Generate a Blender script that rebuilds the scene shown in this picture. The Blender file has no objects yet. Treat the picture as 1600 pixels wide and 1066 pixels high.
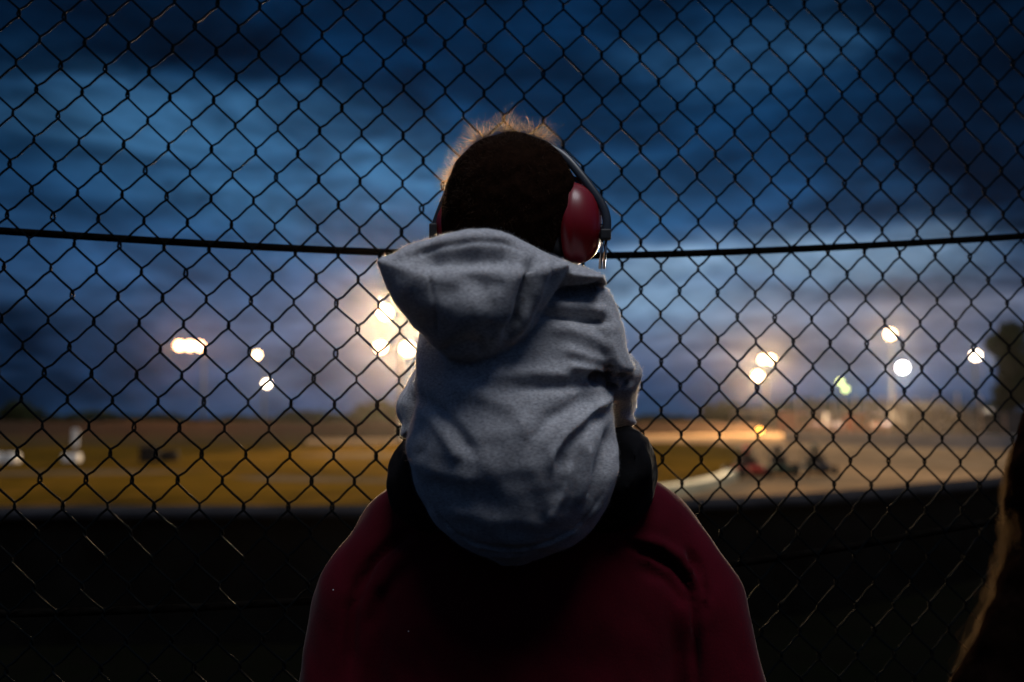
import bpy, bmesh, math, random
import numpy as np
from mathutils import Vector, Matrix
R = math.radians
random.seed(7)
rng = np.random.default_rng(7)
sc = bpy.context.scene
col = sc.collection
PI = math.pi

# ------------------------------------------------------------------ camera
F = 1555.0                      # focal length in pixels of the 1600 px wide photograph (35 mm lens)
PITCH = math.atan(122 / F)
CAM = np.array([0.0, 0.0, 1.53])
cp, sp = math.cos(PITCH), math.sin(PITCH)
cd = bpy.data.cameras.new('camera')
cam = bpy.data.objects.new('camera', cd)
col.objects.link(cam)
cam.location = CAM
cam.rotation_euler = (R(90) + PITCH, 0, 0)
cd.sensor_width = 36
cd.lens = 36 * F / 1600
cd.clip_start = .05
cd.clip_end = 3000
cd.dof.use_dof = True
cd.dof.focus_distance = 1.24
cd.dof.aperture_fstop = 2.8
cd.dof.aperture_blades = 0
sc.camera = cam

# ------------------------------------------------------------------ world: dusk sky with cloud banks, lens corner darkening painted in
w = bpy.data.worlds.new('World')
sc.world = w
w.use_nodes = True
nt = w.node_tree
for n in list(nt.nodes):
    nt.nodes.remove(n)


class NB:
    """small node builder"""
    def __init__(s, tree):
        s.t = tree

    def n(s, typ, **kw):
        x = s.t.nodes.new(typ)
        for k, v in kw.items():
            setattr(x, k, v)
        return x

    def put(s, sock, v):
        if isinstance(v, bpy.types.NodeSocket):
            s.t.links.new(v, sock)
        else:
            sock.default_value = v

    def m(s, op, a, b=None, c=None, clamp=False):
        x = s.n('ShaderNodeMath', operation=op, use_clamp=clamp)
        s.put(x.inputs[0], a)
        if b is not None: s.put(x.inputs[1], b)
        if c is not None: s.put(x.inputs[2], c)
        return x.outputs[0]

    def mix(s, f, a, b, blend='MIX'):
        x = s.n('ShaderNodeMix', data_type='RGBA', blend_type=blend)
        s.put(x.inputs[0], f)
        s.put(x.inputs[6], a if isinstance(a, bpy.types.NodeSocket) else (*a, 1))
        s.put(x.inputs[7], b if isinstance(b, bpy.types.NodeSocket) else (*b, 1))
        return x.outputs[2]

    def ramp(s, f, stops, interp='LINEAR'):
        x = s.n('ShaderNodeValToRGB')
        x.color_ramp.interpolation = interp
        e = x.color_ramp.elements
        while len(e) > 1: e.remove(e[-1])
        e[0].position = stops[0][0]
        for p, c in stops[1:]: e.new(p)
        for k, (p, c) in enumerate(stops):
            e[k].color = (c, c, c, 1) if isinstance(c, (int, float)) else (*c, 1)
        s.put(x.inputs[0], f)
        return x.outputs[0]

    def noise(s, vec, scale, detail=4, rough=.55, dist=0.0):
        x = s.n('ShaderNodeTexNoise')
        if vec is not None: s.put(x.inputs['Vector'], vec)
        x.inputs['Scale'].default_value = scale
        x.inputs['Detail'].default_value = detail
        x.inputs['Roughness'].default_value = rough
        x.inputs['Distortion'].default_value = dist
        return x.outputs[0]

    def xyz(s, x_, y_, z_):
        x = s.n('ShaderNodeCombineXYZ')
        for k, v in enumerate((x_, y_, z_)): s.put(x.inputs[k], v)
        return x.outputs[0]


def S(r, g, b):                 # sRGB 0..255 -> linear
    f = lambda c: c / 12.92 if c <= .04045 else ((c + .055) / 1.055) ** 2.4
    return (f(r / 255), f(g / 255), f(b / 255))


def az(px): return math.degrees(math.atan((px - 800) / F))
def el(py): return math.degrees(math.atan((655 - py) / F))


b = NB(nt)
tc = b.n('ShaderNodeTexCoord')
sep = b.n('ShaderNodeSeparateXYZ')
nt.links.new(tc.outputs['Generated'], sep.inputs[0])
dx, dy, dz = sep.outputs
azn = b.m('MULTIPLY', b.m('ARCTAN2', dx, dy), 180 / PI)
eln = b.m('MULTIPLY', b.m('ARCSINE', dz), 180 / PI)
# wobble the coordinates so that the cloud edges are irregular
wob = b.noise(b.xyz(b.m('MULTIPLY', azn, .05), b.m('MULTIPLY', eln, .14), 3.0), 1.6, 4, .55)
wob2 = b.noise(b.xyz(b.m('MULTIPLY', azn, .05), b.m('MULTIPLY', eln, .12), 9.0), 1.6, 4, .55)
aw = b.m('ADD', azn, b.m('MULTIPLY', b.m('SUBTRACT', wob, .5), 7.0))
ew = b.m('ADD', eln, b.m('MULTIPLY', b.m('SUBTRACT', wob2, .5), 4.0))


def blob(px, py, sx, sy, amp):  # soft sky patch at a compass direction; sizes in degrees
    ga = b.m('POWER', b.m('DIVIDE', b.m('SUBTRACT', aw, az(px)), sx), 2.0)
    ge = b.m('POWER', b.m('DIVIDE', b.m('SUBTRACT', ew, el(py)), sy), 2.0)
    return b.m('MULTIPLY', b.m('EXPONENT', b.m('MULTIPLY', b.m('ADD', ga, ge), -1.0)), amp)


def total(l):
    o = l[0]
    for x in l[1:]: o = b.m('ADD', o, x)
    return o


e01 = b.m('DIVIDE', ew, 40.0, clamp=True)
base = b.ramp(e01, [(0.0, S(34, 66, 102)), (.04, S(42, 72, 112)), (.10, S(50, 80, 122)), (.17, S(52, 86, 128)), (.25, S(36, 76, 118)),
                    (.34, S(20, 64, 106)), (.45, S(9, 50, 88)), (.54, S(4, 42, 78)), (.8, S(20, 40, 66)), (1, S(50, 60, 80))])
light = total([blob(280, 215, 7.5, 2.1, 1.0), blob(110, 215, 5, 2.6, .6), blob(540, 330, 7, 3.0, .7), blob(620, 240, 5, 1.8, .65), blob(330, 320, 6, 1.2, .7),
               blob(1120, 100, 6, 2.2, .28), blob(1290, 60, 3.5, 2.0, .3), blob(960, 300, 5, 2.2, .3), blob(430, 170, 3.5, 1.2, .35)])
bright = total([blob(1060, 398, 5, .85, 1.2), blob(1300, 405, 3.4, .8, 1.3), blob(1420, 425, 4, .8, .9), blob(1010, 460, 5, 1.6, .9),
                blob(1180, 470, 6, 1.4, .45), blob(1500, 400, 3, .7, .5)])
warm = total([blob(1290, 510, 9, 2.4, 1.0), blob(1500, 480, 5, 1.2, .8), blob(1120, 540, 6, 2.0, .35), blob(600, 520, 6, 3.0, .4), blob(330, 530, 4, 2.2, .3)])
dark = total([blob(200, 50, 9, 2.6, .85), blob(-40, -20, 11, 7, 1.2), blob(-60, 420, 4.5, 10, .55), blob(1660, 330, 4, 9, .7), blob(1640, 0, 9, 8, 1.1), blob(900, -60, 20, 4, .5), blob(640, 120, 10, 1.7, .45), blob(1400, 250, 9, 2.0, .6), blob(1560, 60, 6, 6, .9),  # dark cloud; the corner patches paint in the lens falloff
              blob(1330, 360, 8, .8, .45), blob(1480, 455, 5, .6, .5), blob(60, 560, 6, 4.5, .8), blob(1600, 300, 4, 4, .6), blob(180, 270, 5, .6, .35),
              blob(1150, 450, 6, .5, .35), blob(900, 230, 7, 1.5, .25)])
cl = b.noise(b.xyz(b.m('MULTIPLY', azn, .055), b.m('MULTIPLY', eln, .19), 1.0), 2.2, 7, .6, .6)
cl = b.ramp(cl, [(.3, 0.0), (.7, 1.0)])
fine = b.noise(b.xyz(b.m('MULTIPLY', azn, .10), b.m('MULTIPLY', eln, .34), 5.0), 3.4, 8, .66, .9)
mod = b.m('MULTIPLY_ADD', cl, .9, .45)
c = b.mix(b.m('MULTIPLY', light, mod, clamp=True), base, S(58, 108, 152))
c = b.mix(b.m('MULTIPLY', warm, b.m('MULTIPLY_ADD', cl, .5, .7), clamp=True), c, S(112, 122, 148))
c = b.mix(b.m('MULTIPLY', bright, b.m('MULTIPLY_ADD', fine, 1.3, .3), clamp=True), c, S(122, 154, 186))
c = b.mix(b.m('MULTIPLY', dark, b.m('MULTIPLY_ADD', cl, -.5, 1.1), clamp=True), c, S(3, 22, 44))
c = b.mix(1.0, c, b.ramp(b.m('MULTIPLY_ADD', cl, .5, b.m('MULTIPLY', fine, .5)), [(.22, .42), (.5, .88), (.8, 1.5)]), 'MULTIPLY')
# overhead and behind the viewer: paler open dusk sky that lights the scene from above
up = b.ramp(b.m('DIVIDE', eln, 90.0, clamp=True), [(.28, 0.0), (.55, 1.0)], 'EASE')
upc = b.mix(b.m('MULTIPLY_ADD', dy, -.5, .5), (.03, .065, .14), (.045, .07, .13))
c = b.mix(up, c, upc)
back = b.m('MULTIPLY_ADD', dy, -4.0, .4, clamp=True)
c = b.mix(b.m('MULTIPLY', back, b.m('SUBTRACT', 1.0, up)), c, b.ramp(b.m('DIVIDE', eln, 30.0, clamp=True), [(0, (.007, .015, .036)), (1, (.034, .066, .145))]))
below = b.m('GREATER_THAN', 0.0, eln)
c = b.mix(below, c, S(20, 26, 36))
bg = b.n('ShaderNodeBackground')
b.put(bg.inputs[0], c)
SKY_STRENGTH = .95
bg.inputs[1].default_value = SKY_STRENGTH
wo = b.n('ShaderNodeOutputWorld')
nt.links.new(bg.outputs[0], wo.inputs[0])

# afterglow fill, added: a very soft sun high behind the viewer
sl = bpy.data.lights.new('sun_fill', 'SUN')
sl.energy = 1.7
sl.angle = R(28)
sl.color = (.90, .93, 1.0)
sun_fill = bpy.data.objects.new('sun_fill', sl)
col.objects.link(sun_fill)
sun_fill.rotation_euler = (R(21), 0, R(20))

sc.view_settings.view_transform = 'Standard'
sc.view_settings.look = 'None'
sc.view_settings.gamma = 1
sc.view_settings.exposure = 0
sc.render.engine = 'CYCLES'
sc.cycles.use_denoising = True
sc.cycles.use_light_tree = True
sc.cycles.max_bounces = 5
sc.cycles.diffuse_bounces = 2
sc.cycles.glossy_bounces = 2
sc.cycles.transmission_bounces = 4
sc.cycles.volume_bounces = 0
sc.cycles.sample_clamp_indirect = 4
sc.cycles.caustics_reflective = False
sc.cycles.caustics_refractive = False


# ------------------------------------------------------------------ helpers
def at(px, py, Y):
    """world point that the photograph shows at (px,py) when it lies Y metres ahead"""
    u, v = (px - 800) / F, (533 - py) / F
    d = np.array([u, cp - v * sp, sp + v * cp])
    return CAM + d * (Y / d[1])


def proj(P):
    q = P - CAM
    dep = q[:, 1] * cp + q[:, 2] * sp
    upv = -q[:, 1] * sp + q[:, 2] * cp
    return 800 + F * q[:, 0] / dep, 533 - F * upv / dep


def tag(o, label=None, cat=None, group=None, kind=None):
    if label: o['label'] = label
    if cat: o['category'] = cat
    if group: o['group'] = group
    if kind: o['kind'] = kind
    return o


def empty(name, loc, label=None, cat=None, group=None, rz=0):
    o = bpy.data.objects.new(name, None)
    col.objects.link(o)
    o.location = loc
    o.rotation_euler.z = rz
    o.empty_display_size = .1
    return tag(o, label, cat, group)


def link(name, me, mat, parent=None, smooth=True):
    o = bpy.data.objects.new(name, me)
    col.objects.link(o)
    if mat: me.materials.append(mat)
    if smooth and len(me.polygons):
        me.polygons.foreach_set('use_smooth', [True] * len(me.polygons))
    if parent:
        o.parent = parent
        o.location = (0, 0, 0)
    return o


def world_child(o, parent):
    """vertices of o are in world coordinates: keep them there under an unrotated parent"""
    o.parent = parent
    o.matrix_parent_inverse = Matrix.Translation(-Vector(parent.location)) if parent.rotation_euler.z == 0 else \
        (Matrix.Translation(parent.location) @ Matrix.Rotation(parent.rotation_euler.z, 4, 'Z')).inverted()
    return o


class MB:
    def __init__(s): s.v, s.f = [], []

    def add(s, vs, fs):
        k = len(s.v)
        s.v += [tuple(map(float, p)) for p in vs]
        s.f += [tuple(i + k for i in q) for q in fs]

    def box(s, c, d, rz=0, bev=0.0, rx=0.0):
        hx, hy, hz = d[0] / 2, d[1] / 2, d[2] / 2
        M = Matrix.Rotation(rz, 3, 'Z') @ Matrix.Rotation(rx, 3, 'X')
        if bev <= 0:
            vs = [(x, y, z) for z in (-hz, hz) for x, y in ((-hx, -hy), (hx, -hy), (hx, hy), (-hx, hy))]
            fs = [(3, 2, 1, 0), (4, 5, 6, 7), (0, 1, 5, 4), (1, 2, 6, 5), (2, 3, 7, 6), (3, 0, 4, 7)]
        else:
            bm = bmesh.new()
            bmesh.ops.create_cube(bm, size=1)
            for v in bm.verts: v.co = Vector((v.co.x * d[0], v.co.y * d[1], v.co.z * d[2]))
            bmesh.ops.bevel(bm, geom=list(bm.edges), offset=bev, segments=2, profile=.6, affect='EDGES')
            bm.verts.index_update()
            vs = [tuple(v.co) for v in bm.verts]
            fs = [tuple(v.index for v in f.verts) for f in bm.faces]
            bm.free()
        s.add([tuple(M @ Vector(v) + Vector(c)) for v in vs], fs)

    def tube(s, pts, r, n=8, cap=True, flat=1.0, upv=None):
        pts = np.array(pts, float)
        m = len(pts)
        rad = np.full(m, r) if np.isscalar(r) else np.array(r, float)
        t = np.gradient(pts, axis=0)
        t /= np.linalg.norm(t, axis=1)[:, None] + 1e-12
        ref = np.array(upv if upv is not None else ((0, 0, 1) if abs(t[0][2]) < .9 else (0, 1, 0)), float)
        vs = []
        prev = None
        for i in range(m):
            a = np.cross(t[i], ref if prev is None or upv is not None else np.cross(prev, t[i]))
            if np.linalg.norm(a) < 1e-6: a = np.cross(t[i], (0.3, 1, .2))
            a /= np.linalg.norm(a)
            bb = np.cross(t[i], a)
            prev = a
            for k in range(n):
                an = 2 * PI * k / n
                vs.append(pts[i] + rad[i] * (math.cos(an) * a + flat * math.sin(an) * bb))
        fs = [(i * n + k, i * n + (k + 1) % n, (i + 1) * n + (k + 1) % n, (i + 1) * n + k) for i in range(m - 1) for k in range(n)]
        if cap:
            fs += [tuple(range(n))[::-1], tuple((m - 1) * n + k for k in range(n))]
        s.add(vs, fs)

    def lathe(s, prof, c, axis=(0, 0, 1), n=20, sx=1.0, sy=1.0, xdir=None):
        """prof: (radius, height) pairs along axis"""
        ax = Vector(axis).normalized()
        x = Vector(xdir).normalized() if xdir else ax.orthogonal().normalized()
        y = ax.cross(x)
        vs, fs = [], []
        for r_, h in prof:
            for k in range(n):
                a = 2 * PI * k / n
                vs.append(Vector(c) + ax * h + x * (r_ * sx * math.cos(a)) + y * (r_ * sy * math.sin(a)))
        for i in range(len(prof) - 1):
            for k in range(n):
                fs.append((i * n + k, i * n + (k + 1) % n, (i + 1) * n + (k + 1) % n, (i + 1) * n + k))
        fs += [tuple(range(n))[::-1], tuple((len(prof) - 1) * n + k for k in range(n))]
        s.add(vs, fs)

    def mesh(s, name):
        me = bpy.data.meshes.new(name)
        me.from_pydata(s.v, [], s.f)
        me.update()
        return me

    def build(s, name, mat, parent=None, smooth=False):
        o = link(name, s.mesh(name), mat, parent, smooth)
        return o


def mat(name, colr, rough=.6, metal=0.0, spec=.5, noise=None, bump=None, **kw):
    """noise=(scale, amount) varies the colour in patches; bump=(scale, distance)"""
    m = bpy.data.materials.new(name)
    m.use_nodes = True
    t = m.node_tree
    nb = NB(t)
    bs = t.nodes['Principled BSDF']
    bs.inputs['Roughness'].default_value = rough
    bs.inputs['Metallic'].default_value = metal
    bs.inputs['Specular IOR Level'].default_value = spec
    co = nb.n('ShaderNodeTexCoord').outputs['Object']
    cs = (*colr, 1)
    if noise:
        f = nb.noise(co, noise[0], 5, .6)
        k = noise[1]
        cs = nb.mix(nb.ramp(f, [(.3, 0.0), (.7, 1.0)]), tuple(v * (1 - k) for v in colr), tuple(min(1, v * (1 + k)) for v in colr))
    nb.put(bs.inputs['Base Color'], cs)
    if bump:
        bn = nb.n('ShaderNodeBump')
        bn.inputs['Distance'].default_value = bump[1]
        bn.inputs['Strength'].default_value = kw.get('bstr', .6)
        nb.put(bn.inputs['Height'], nb.noise(co, bump[0], 4, .6))
        nb.put(bs.inputs['Normal'], bn.outputs[0])
    if 'sheen' in kw:
        bs.inputs['Sheen Weight'].default_value = kw['sheen']
        bs.inputs['Sheen Roughness'].default_value = .4
    if 'sss' in kw:
        bs.inputs['Subsurface Weight'].default_value = kw['sss'][0]
        bs.inputs['Subsurface Radius'].default_value = kw['sss'][2]
        bs.inputs['Subsurface Scale'].default_value = kw['sss'][1]
    if 'coat' in kw:
        bs.inputs['Coat Weight'].default_value = kw['coat']
        bs.inputs['Coat Roughness'].default_value = .15
    return m


def emit(name, colr, strength):
    m = bpy.data.materials.new(name)
    m.use_nodes = True
    t = m.node_tree
    t.nodes.remove(t.nodes['Principled BSDF'])
    e = t.nodes.new('ShaderNodeEmission')
    e.inputs[0].default_value = (*colr, 1)
    e.inputs[1].default_value = strength
    t.links.new(e.outputs[0], t.nodes['Material Output'].inputs[0])
    return m


# ---- signed distance sculpting: smooth unions meshed with surface nets
class Grid:
    def __init__(s, lo, hi, h):
        s.lo, s.h = np.array(lo, float), h
        n = np.ceil((np.array(hi) - s.lo) / h).astype(int) + 1
        s.ax = [s.lo[k] + h * np.arange(n[k]) for k in range(3)]
        s.X, s.Y, s.Z = (s.ax[0][:, None, None], s.ax[1][None, :, None], s.ax[2][None, None, :])
        s.f = np.full(tuple(n), 1.0, np.float32)

    def join(s, d, k=.01):
        if k <= 0:
            s.f = np.minimum(s.f, d)
        else:
            h = np.clip(.5 + .5 * (s.f - d) / k, 0, 1)
            s.f = (s.f * (1 - h) + d * h - k * h * (1 - h)).astype(np.float32)
        return s

    def cut(s, d, k=.01):
        h = np.clip(.5 - .5 * (s.f + d) / k, 0, 1)
        s.f = (s.f * (1 - h) - d * h + k * h * (1 - h)).astype(np.float32)
        return s

    def ell(s, c, r, rz=0.0, rx=0.0, ry=0.0):
        x, y, z = s.X - c[0], s.Y - c[1], s.Z - c[2]
        if rz: x, y = x * math.cos(rz) + y * math.sin(rz), -x * math.sin(rz) + y * math.cos(rz)
        if rx: y, z = y * math.cos(rx) + z * math.sin(rx), -y * math.sin(rx) + z * math.cos(rx)
        if ry: x, z = x * math.cos(ry) + z * math.sin(ry), -x * math.sin(ry) + z * math.cos(ry)
        k0 = np.sqrt((x / r[0]) ** 2 + (y / r[1]) ** 2 + (z / r[2]) ** 2)
        k1 = np.sqrt((x / r[0] ** 2) ** 2 + (y / r[1] ** 2) ** 2 + (z / r[2] ** 2) ** 2)
        return k0 * (k0 - 1) / (k1 + 1e-9)

    def cone(s, a, b_, ra, rb):
        a, b_ = np.array(a, float), np.array(b_, float)
        d = b_ - a
        L2 = d @ d
        t = np.clip(((s.X - a[0]) * d[0] + (s.Y - a[1]) * d[1] + (s.Z - a[2]) * d[2]) / L2, 0, 1)
        q = np.sqrt((s.X - a[0] - t * d[0]) ** 2 + (s.Y - a[1] - t * d[1]) ** 2 + (s.Z - a[2] - t * d[2]) ** 2)
        return q - (ra + (rb - ra) * t)

    def loft(s, rows, p=2.3):
        """rows: (z, xl, xr, yc, half depth), z ascending"""
        rows = sorted(rows)
        zz = np.array([r[0] for r in rows])
        def sm(v, L):
            n_ = max(1, int(L / s.h)) | 1
            vp = np.pad(v, n_ // 2, mode='reflect', reflect_type='odd') if len(v) > n_ else v
            return np.convolve(vp, np.ones(n_) / n_, 'valid') if len(v) > n_ else v
        g = [sm(np.interp(s.ax[2], zz, [r[k] for r in rows]), .012 if k < 3 else .05)[None, None, :] for k in (1, 2, 3, 4)]
        cx, hx = (g[0] + g[1]) / 2, np.maximum((g[1] - g[0]) / 2, .004)
        hy = np.maximum(g[3], .004)
        k0 = (np.abs((s.X - cx) / hx) ** p + np.abs((s.Y - g[2]) / hy) ** p) ** (1 / p)
        d = (k0 - 1) * np.minimum(hx, hy)
        dz = np.maximum(zz[0] - s.Z, s.Z - zz[-1])
        return np.maximum(d, dz)

    def puff(s, poly, Y0, T, Rr, tilt=0.0, lean=0.0):
        """an outline (photo pixels, at depth Y0) inflated into a cushion of half thickness T"""
        P = np.array([at(x, y, Y0) for x, y in poly])[:, [0, 2]]
        x2, z2 = np.meshgrid(s.ax[0], s.ax[2], indexing='ij')
        d2 = np.full(x2.shape, 1e9)
        inside = np.zeros(x2.shape, bool)
        for i in range(len(P)):
            a, c_ = P[i], P[(i + 1) % len(P)]
            e = c_ - a
            t = np.clip(((x2 - a[0]) * e[0] + (z2 - a[1]) * e[1]) / (e @ e + 1e-12), 0, 1)
            d2 = np.minimum(d2, (x2 - a[0] - t * e[0]) ** 2 + (z2 - a[1] - t * e[1]) ** 2)
            cond = (a[1] <= z2) != (c_[1] <= z2)
            xx = a[0] + (z2 - a[1]) * e[0] / (e[1] if abs(e[1]) > 1e-9 else 1e-9)
            inside ^= cond & (x2 < xx)
        d = np.sqrt(d2)
        q = np.clip(d / Rr, 0, 1)
        th = np.where(inside, T * np.sqrt(np.maximum(1 - (1 - q) ** 2, 0)), 0)
        cx, cz = P.mean(axis=0)
        yc = Y0 + tilt * (x2 - cx) + lean * (z2 - cz)
        out = np.where(inside, -d, d)
        dd = np.abs(s.Y - yc[:, None, :]) - th[:, None, :]
        o2 = out[:, None, :]
        return np.where(o2 > 0, np.sqrt(o2 ** 2 + np.maximum(dd, 0) ** 2), np.maximum(dd, o2 * 1.0) if False else np.maximum(dd * .75, o2))

    def mesh(s, name, smooth=2):
        f = s.f
        n = np.array(f.shape)
        ins = f < 0
        c0 = tuple(n - 1)
        cnt = np.zeros(c0, np.int16)
        acc = np.zeros(c0 + (3,), np.float32)
        sl_ = lambda o: tuple(slice(o[k], o[k] + n[k] - 1) for k in range(3))
        corners = [(i, j, k) for i in (0, 1) for j in (0, 1) for k in (0, 1)]
        anyin = np.zeros(c0, bool)
        allin = np.ones(c0, bool)
        for o in corners:
            anyin |= ins[sl_(o)]
            allin &= ins[sl_(o)]
        act = anyin & ~allin
        idx = np.argwhere(act)
        vals = {o: f[idx[:, 0] + o[0], idx[:, 1] + o[1], idx[:, 2] + o[2]] for o in corners}
        pos = np.zeros((len(idx), 3))
        cn = np.zeros(len(idx))
        for o in corners:
            for k in range(3):
                if o[k] == 0:
                    q = list(o); q[k] = 1; q = tuple(q)
                    a, c_ = vals[o], vals[q]
                    cr = (a < 0) != (c_ < 0)
                    t = np.where(cr, a / np.where(cr, a - c_, 1), 0)
                    pp = np.tile(np.array(o, float), (len(idx), 1))
                    pp[:, k] += t
                    pos += pp * cr[:, None]
                    cn += cr
        V = (idx + pos / cn[:, None]) * s.h + s.lo
        ids = np.full(c0, -1, np.int64)
        ids[act] = np.arange(len(idx))
        quads = []
        for k in range(3):
            a_, b2 = (k + 1) % 3, (k + 2) % 3
            s0 = [slice(1, n[q] - 1) for q in range(3)]
            s0[k] = slice(0, n[k] - 1)
            s1 = list(s0)
            s1[k] = slice(1, n[k])
            i0, i1 = ins[tuple(s0)], ins[tuple(s1)]
            e = np.argwhere(i0 != i1)
            off = np.array([1, 1, 1]); off[k] = 0
            flip = i0[tuple(e.T)]
            e = e + off
            def cell(da, db):
                q = e.copy(); q[:, a_] -= da; q[:, b2] -= db
                return ids[q[:, 0], q[:, 1], q[:, 2]]
            Q = np.stack([cell(1, 1), cell(0, 1), cell(0, 0), cell(1, 0)], 1)
            Q[~flip] = Q[~flip][:, ::-1]
            quads.append(Q)
        Q = np.concatenate(quads)
        Q = Q[(Q >= 0).all(1)]
        # keep the main body, drop crumbs
        lab = np.arange(len(V))
        E = np.concatenate([Q[:, [0, 1]], Q[:, [1, 2]], Q[:, [2, 3]], Q[:, [3, 0]]])
        while True:
            old = lab.copy()
            np.minimum.at(lab, E[:, 0], old[E[:, 1]])
            np.minimum.at(lab, E[:, 1], old[E[:, 0]])
            lab = lab[lab]
            if (lab == old).all(): break
        u, cts = np.unique(lab, return_counts=True)
        if len(u) > 1:
            print('islands', name, cts)
            keepv = lab == u[np.argmax(cts)]
            Q = Q[keepv[Q[:, 0]]]
            re = np.cumsum(keepv) - 1
            V, Q = V[keepv], re[Q]
        return Sculpt(V, Q).relax(smooth)


class Sculpt:
    def __init__(s, V, Q): s.V, s.Q = V, Q

    def relax(s, it, lam=.5):
        E = np.concatenate([s.Q[:, [0, 1]], s.Q[:, [1, 2]], s.Q[:, [2, 3]], s.Q[:, [3, 0]]])
        E = np.concatenate([E, E[:, ::-1]])
        n = len(s.V)
        deg = np.bincount(E[:, 0], minlength=n)[:, None] + 1e-9
        for i in range(it):
            for l in (lam, -lam * 1.02):
                m = np.stack([np.bincount(E[:, 0], s.V[E[:, 1], k], n) for k in range(3)], 1) / deg
                s.V = s.V + l * (m - s.V)
        return s

    def normals(s):
        a = np.cross(s.V[s.Q[:, 2]] - s.V[s.Q[:, 0]], s.V[s.Q[:, 3]] - s.V[s.Q[:, 1]])
        N = np.zeros_like(s.V)
        for k in range(4):
            for q in range(3):
                N[:, q] += np.bincount(s.Q[:, k], a[:, q], len(s.V))
        return N / (np.linalg.norm(N, axis=1)[:, None] + 1e-12)

    def stroke(s, line, width, amt, region=None):
        """a fold pressed (amt<0) or raised (amt>0) along a line on the side facing the viewer; width px, amt mm"""
        N = s.normals()
        px, py = proj(s.V)
        L = np.array(line, float)
        best = np.full(len(px), 1e9)
        tt = np.zeros(len(px))
        seg = np.linalg.norm(np.diff(L, axis=0), axis=1)
        cum = np.r_[0, np.cumsum(seg)]
        for i in range(len(L) - 1):
            e = L[i + 1] - L[i]
            t = np.clip(((px - L[i, 0]) * e[0] + (py - L[i, 1]) * e[1]) / (e @ e), 0, 1)
            d = (px - L[i, 0] - t * e[0]) ** 2 + (py - L[i, 1] - t * e[1]) ** 2
            up_ = d < best
            tt[up_] = (cum[i] + t * seg[i])[up_] / cum[-1]
            best = np.minimum(best, d)
        k = np.exp(-best / width ** 2) * np.clip(np.minimum(tt, 1 - tt) * 5 + .25, 0, 1)
        face = np.clip(-N[:, 1] * 2.0 + .1, 0, 1)
        if region is not None: face = face * region(px, py, s.V)
        s.V = s.V + N * (k * face * amt * .0016)[:, None]
        return s

    def lumps(s, scale, amt, seed=0, stretch=(1, 1, 1)):
        r = np.random.default_rng(seed)
        N = s.normals()
        d = np.zeros(len(s.V))
        for i in range(14):
            k = r.normal(size=3) * scale / np.array(stretch)
            d += np.sin(s.V @ k + r.uniform(0, 6.28))
        s.V = s.V + N * (d / 3.7 * amt * .001)[:, None]
        return s

    def build(s, name, m, parent=None):
        me = bpy.data.meshes.new(name)
        me.from_pydata(s.V.tolist(), [], s.Q.tolist())
        me.update()
        o = link(name, me, m, None, True)
        if parent: world_child(o, parent)
        return o


def strands(name, P, rad, m, parent=None):
    """P: (strands, points, 3) -> one hair curves object"""
    hc = bpy.data.hair_curves.new(name)
    n, k, _ = P.shape
    hc.add_curves([k] * n)
    hc.attributes['position'].data.foreach_set('vector', P.astype(np.float32).ravel())
    at_ = hc.attributes.get('radius') or hc.attributes.new('radius', 'FLOAT', 'POINT')
    rr = np.broadcast_to(rad[None, :], (n, k)).astype(np.float32).ravel() if rad.ndim == 1 else rad.astype(np.float32).ravel()
    at_.data.foreach_set('value', rr)
    o = bpy.data.objects.new(name, hc)
    col.objects.link(o)
    hc.materials.append(m)
    if parent: world_child(o, parent)
    return o


def hair_mat(name, colr, rough=.35, gloss=.4):
    m = bpy.data.materials.new(name)
    m.use_nodes = True
    t = m.node_tree
    t.nodes.remove(t.nodes['Principled BSDF'])
    h = t.nodes.new('ShaderNodeBsdfHairPrincipled')
    h.parametrization = 'COLOR'
    h.inputs['Color'].default_value = (*colr, 1)
    h.inputs['Roughness'].default_value = rough
    h.inputs['Radial Roughness'].default_value = .45
    d = t.nodes.new('ShaderNodeBsdfDiffuse')
    d.inputs[0].default_value = (*[v * .6 for v in colr], 1)
    mx = t.nodes.new('ShaderNodeMixShader')
    mx.inputs[0].default_value = gloss
    t.links.new(d.outputs[0], mx.inputs[1])
    t.links.new(h.outputs[0], mx.inputs[2])
    t.links.new(mx.outputs[0], t.nodes['Material Output'].inputs[0])
    return m


# ================================================================== SETTING
def sheet(name, pts, z, m):
    bm = bmesh.new()
    vs = [bm.verts.new((x, y, z)) for x, y in pts]
    f = bm.faces.new(vs)
    bmesh.ops.triangulate(bm, faces=[f])
    me = bpy.data.meshes.new(name)
    bm.to_mesh(me)
    bm.free()
    for p in me.polygons:
        if p.normal.z < 0: p.flip()
    return tag(link(name, me, m, None, False), kind='structure')


def ground_mat(name, c1, c2, c3, s1, s2, rough=.9, bump=.03):
    m = bpy.data.materials.new(name)
    m.use_nodes = True
    t = m.node_tree
    nb = NB(t)
    bs = t.nodes['Principled BSDF']
    co = nb.n('ShaderNodeTexCoord').outputs['Object']
    a = nb.ramp(nb.noise(co, s1, 5, .6), [(.35, 0.0), (.65, 1.0)])
    d = nb.ramp(nb.noise(co, s2, 6, .65), [(.4, 0.0), (.75, 1.0)])
    nb.put(bs.inputs['Base Color'], nb.mix(d, nb.mix(a, c1, c2), c3))
    bs.inputs['Roughness'].default_value = rough
    bs.inputs['Specular IOR Level'].default_value = .0
    bn = nb.n('ShaderNodeBump')
    bn.inputs['Distance'].default_value = bump
    nb.put(bn.inputs['Height'], nb.noise(co, 6.0, 6, .7))
    nb.put(bs.inputs['Normal'], bn.outputs[0])
    return m


def gx(px, py):                 # ground point under a photo pixel
    Y = 1.53 * F / (py - 655)
    return ((px - 800) / F * Y, Y)


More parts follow.
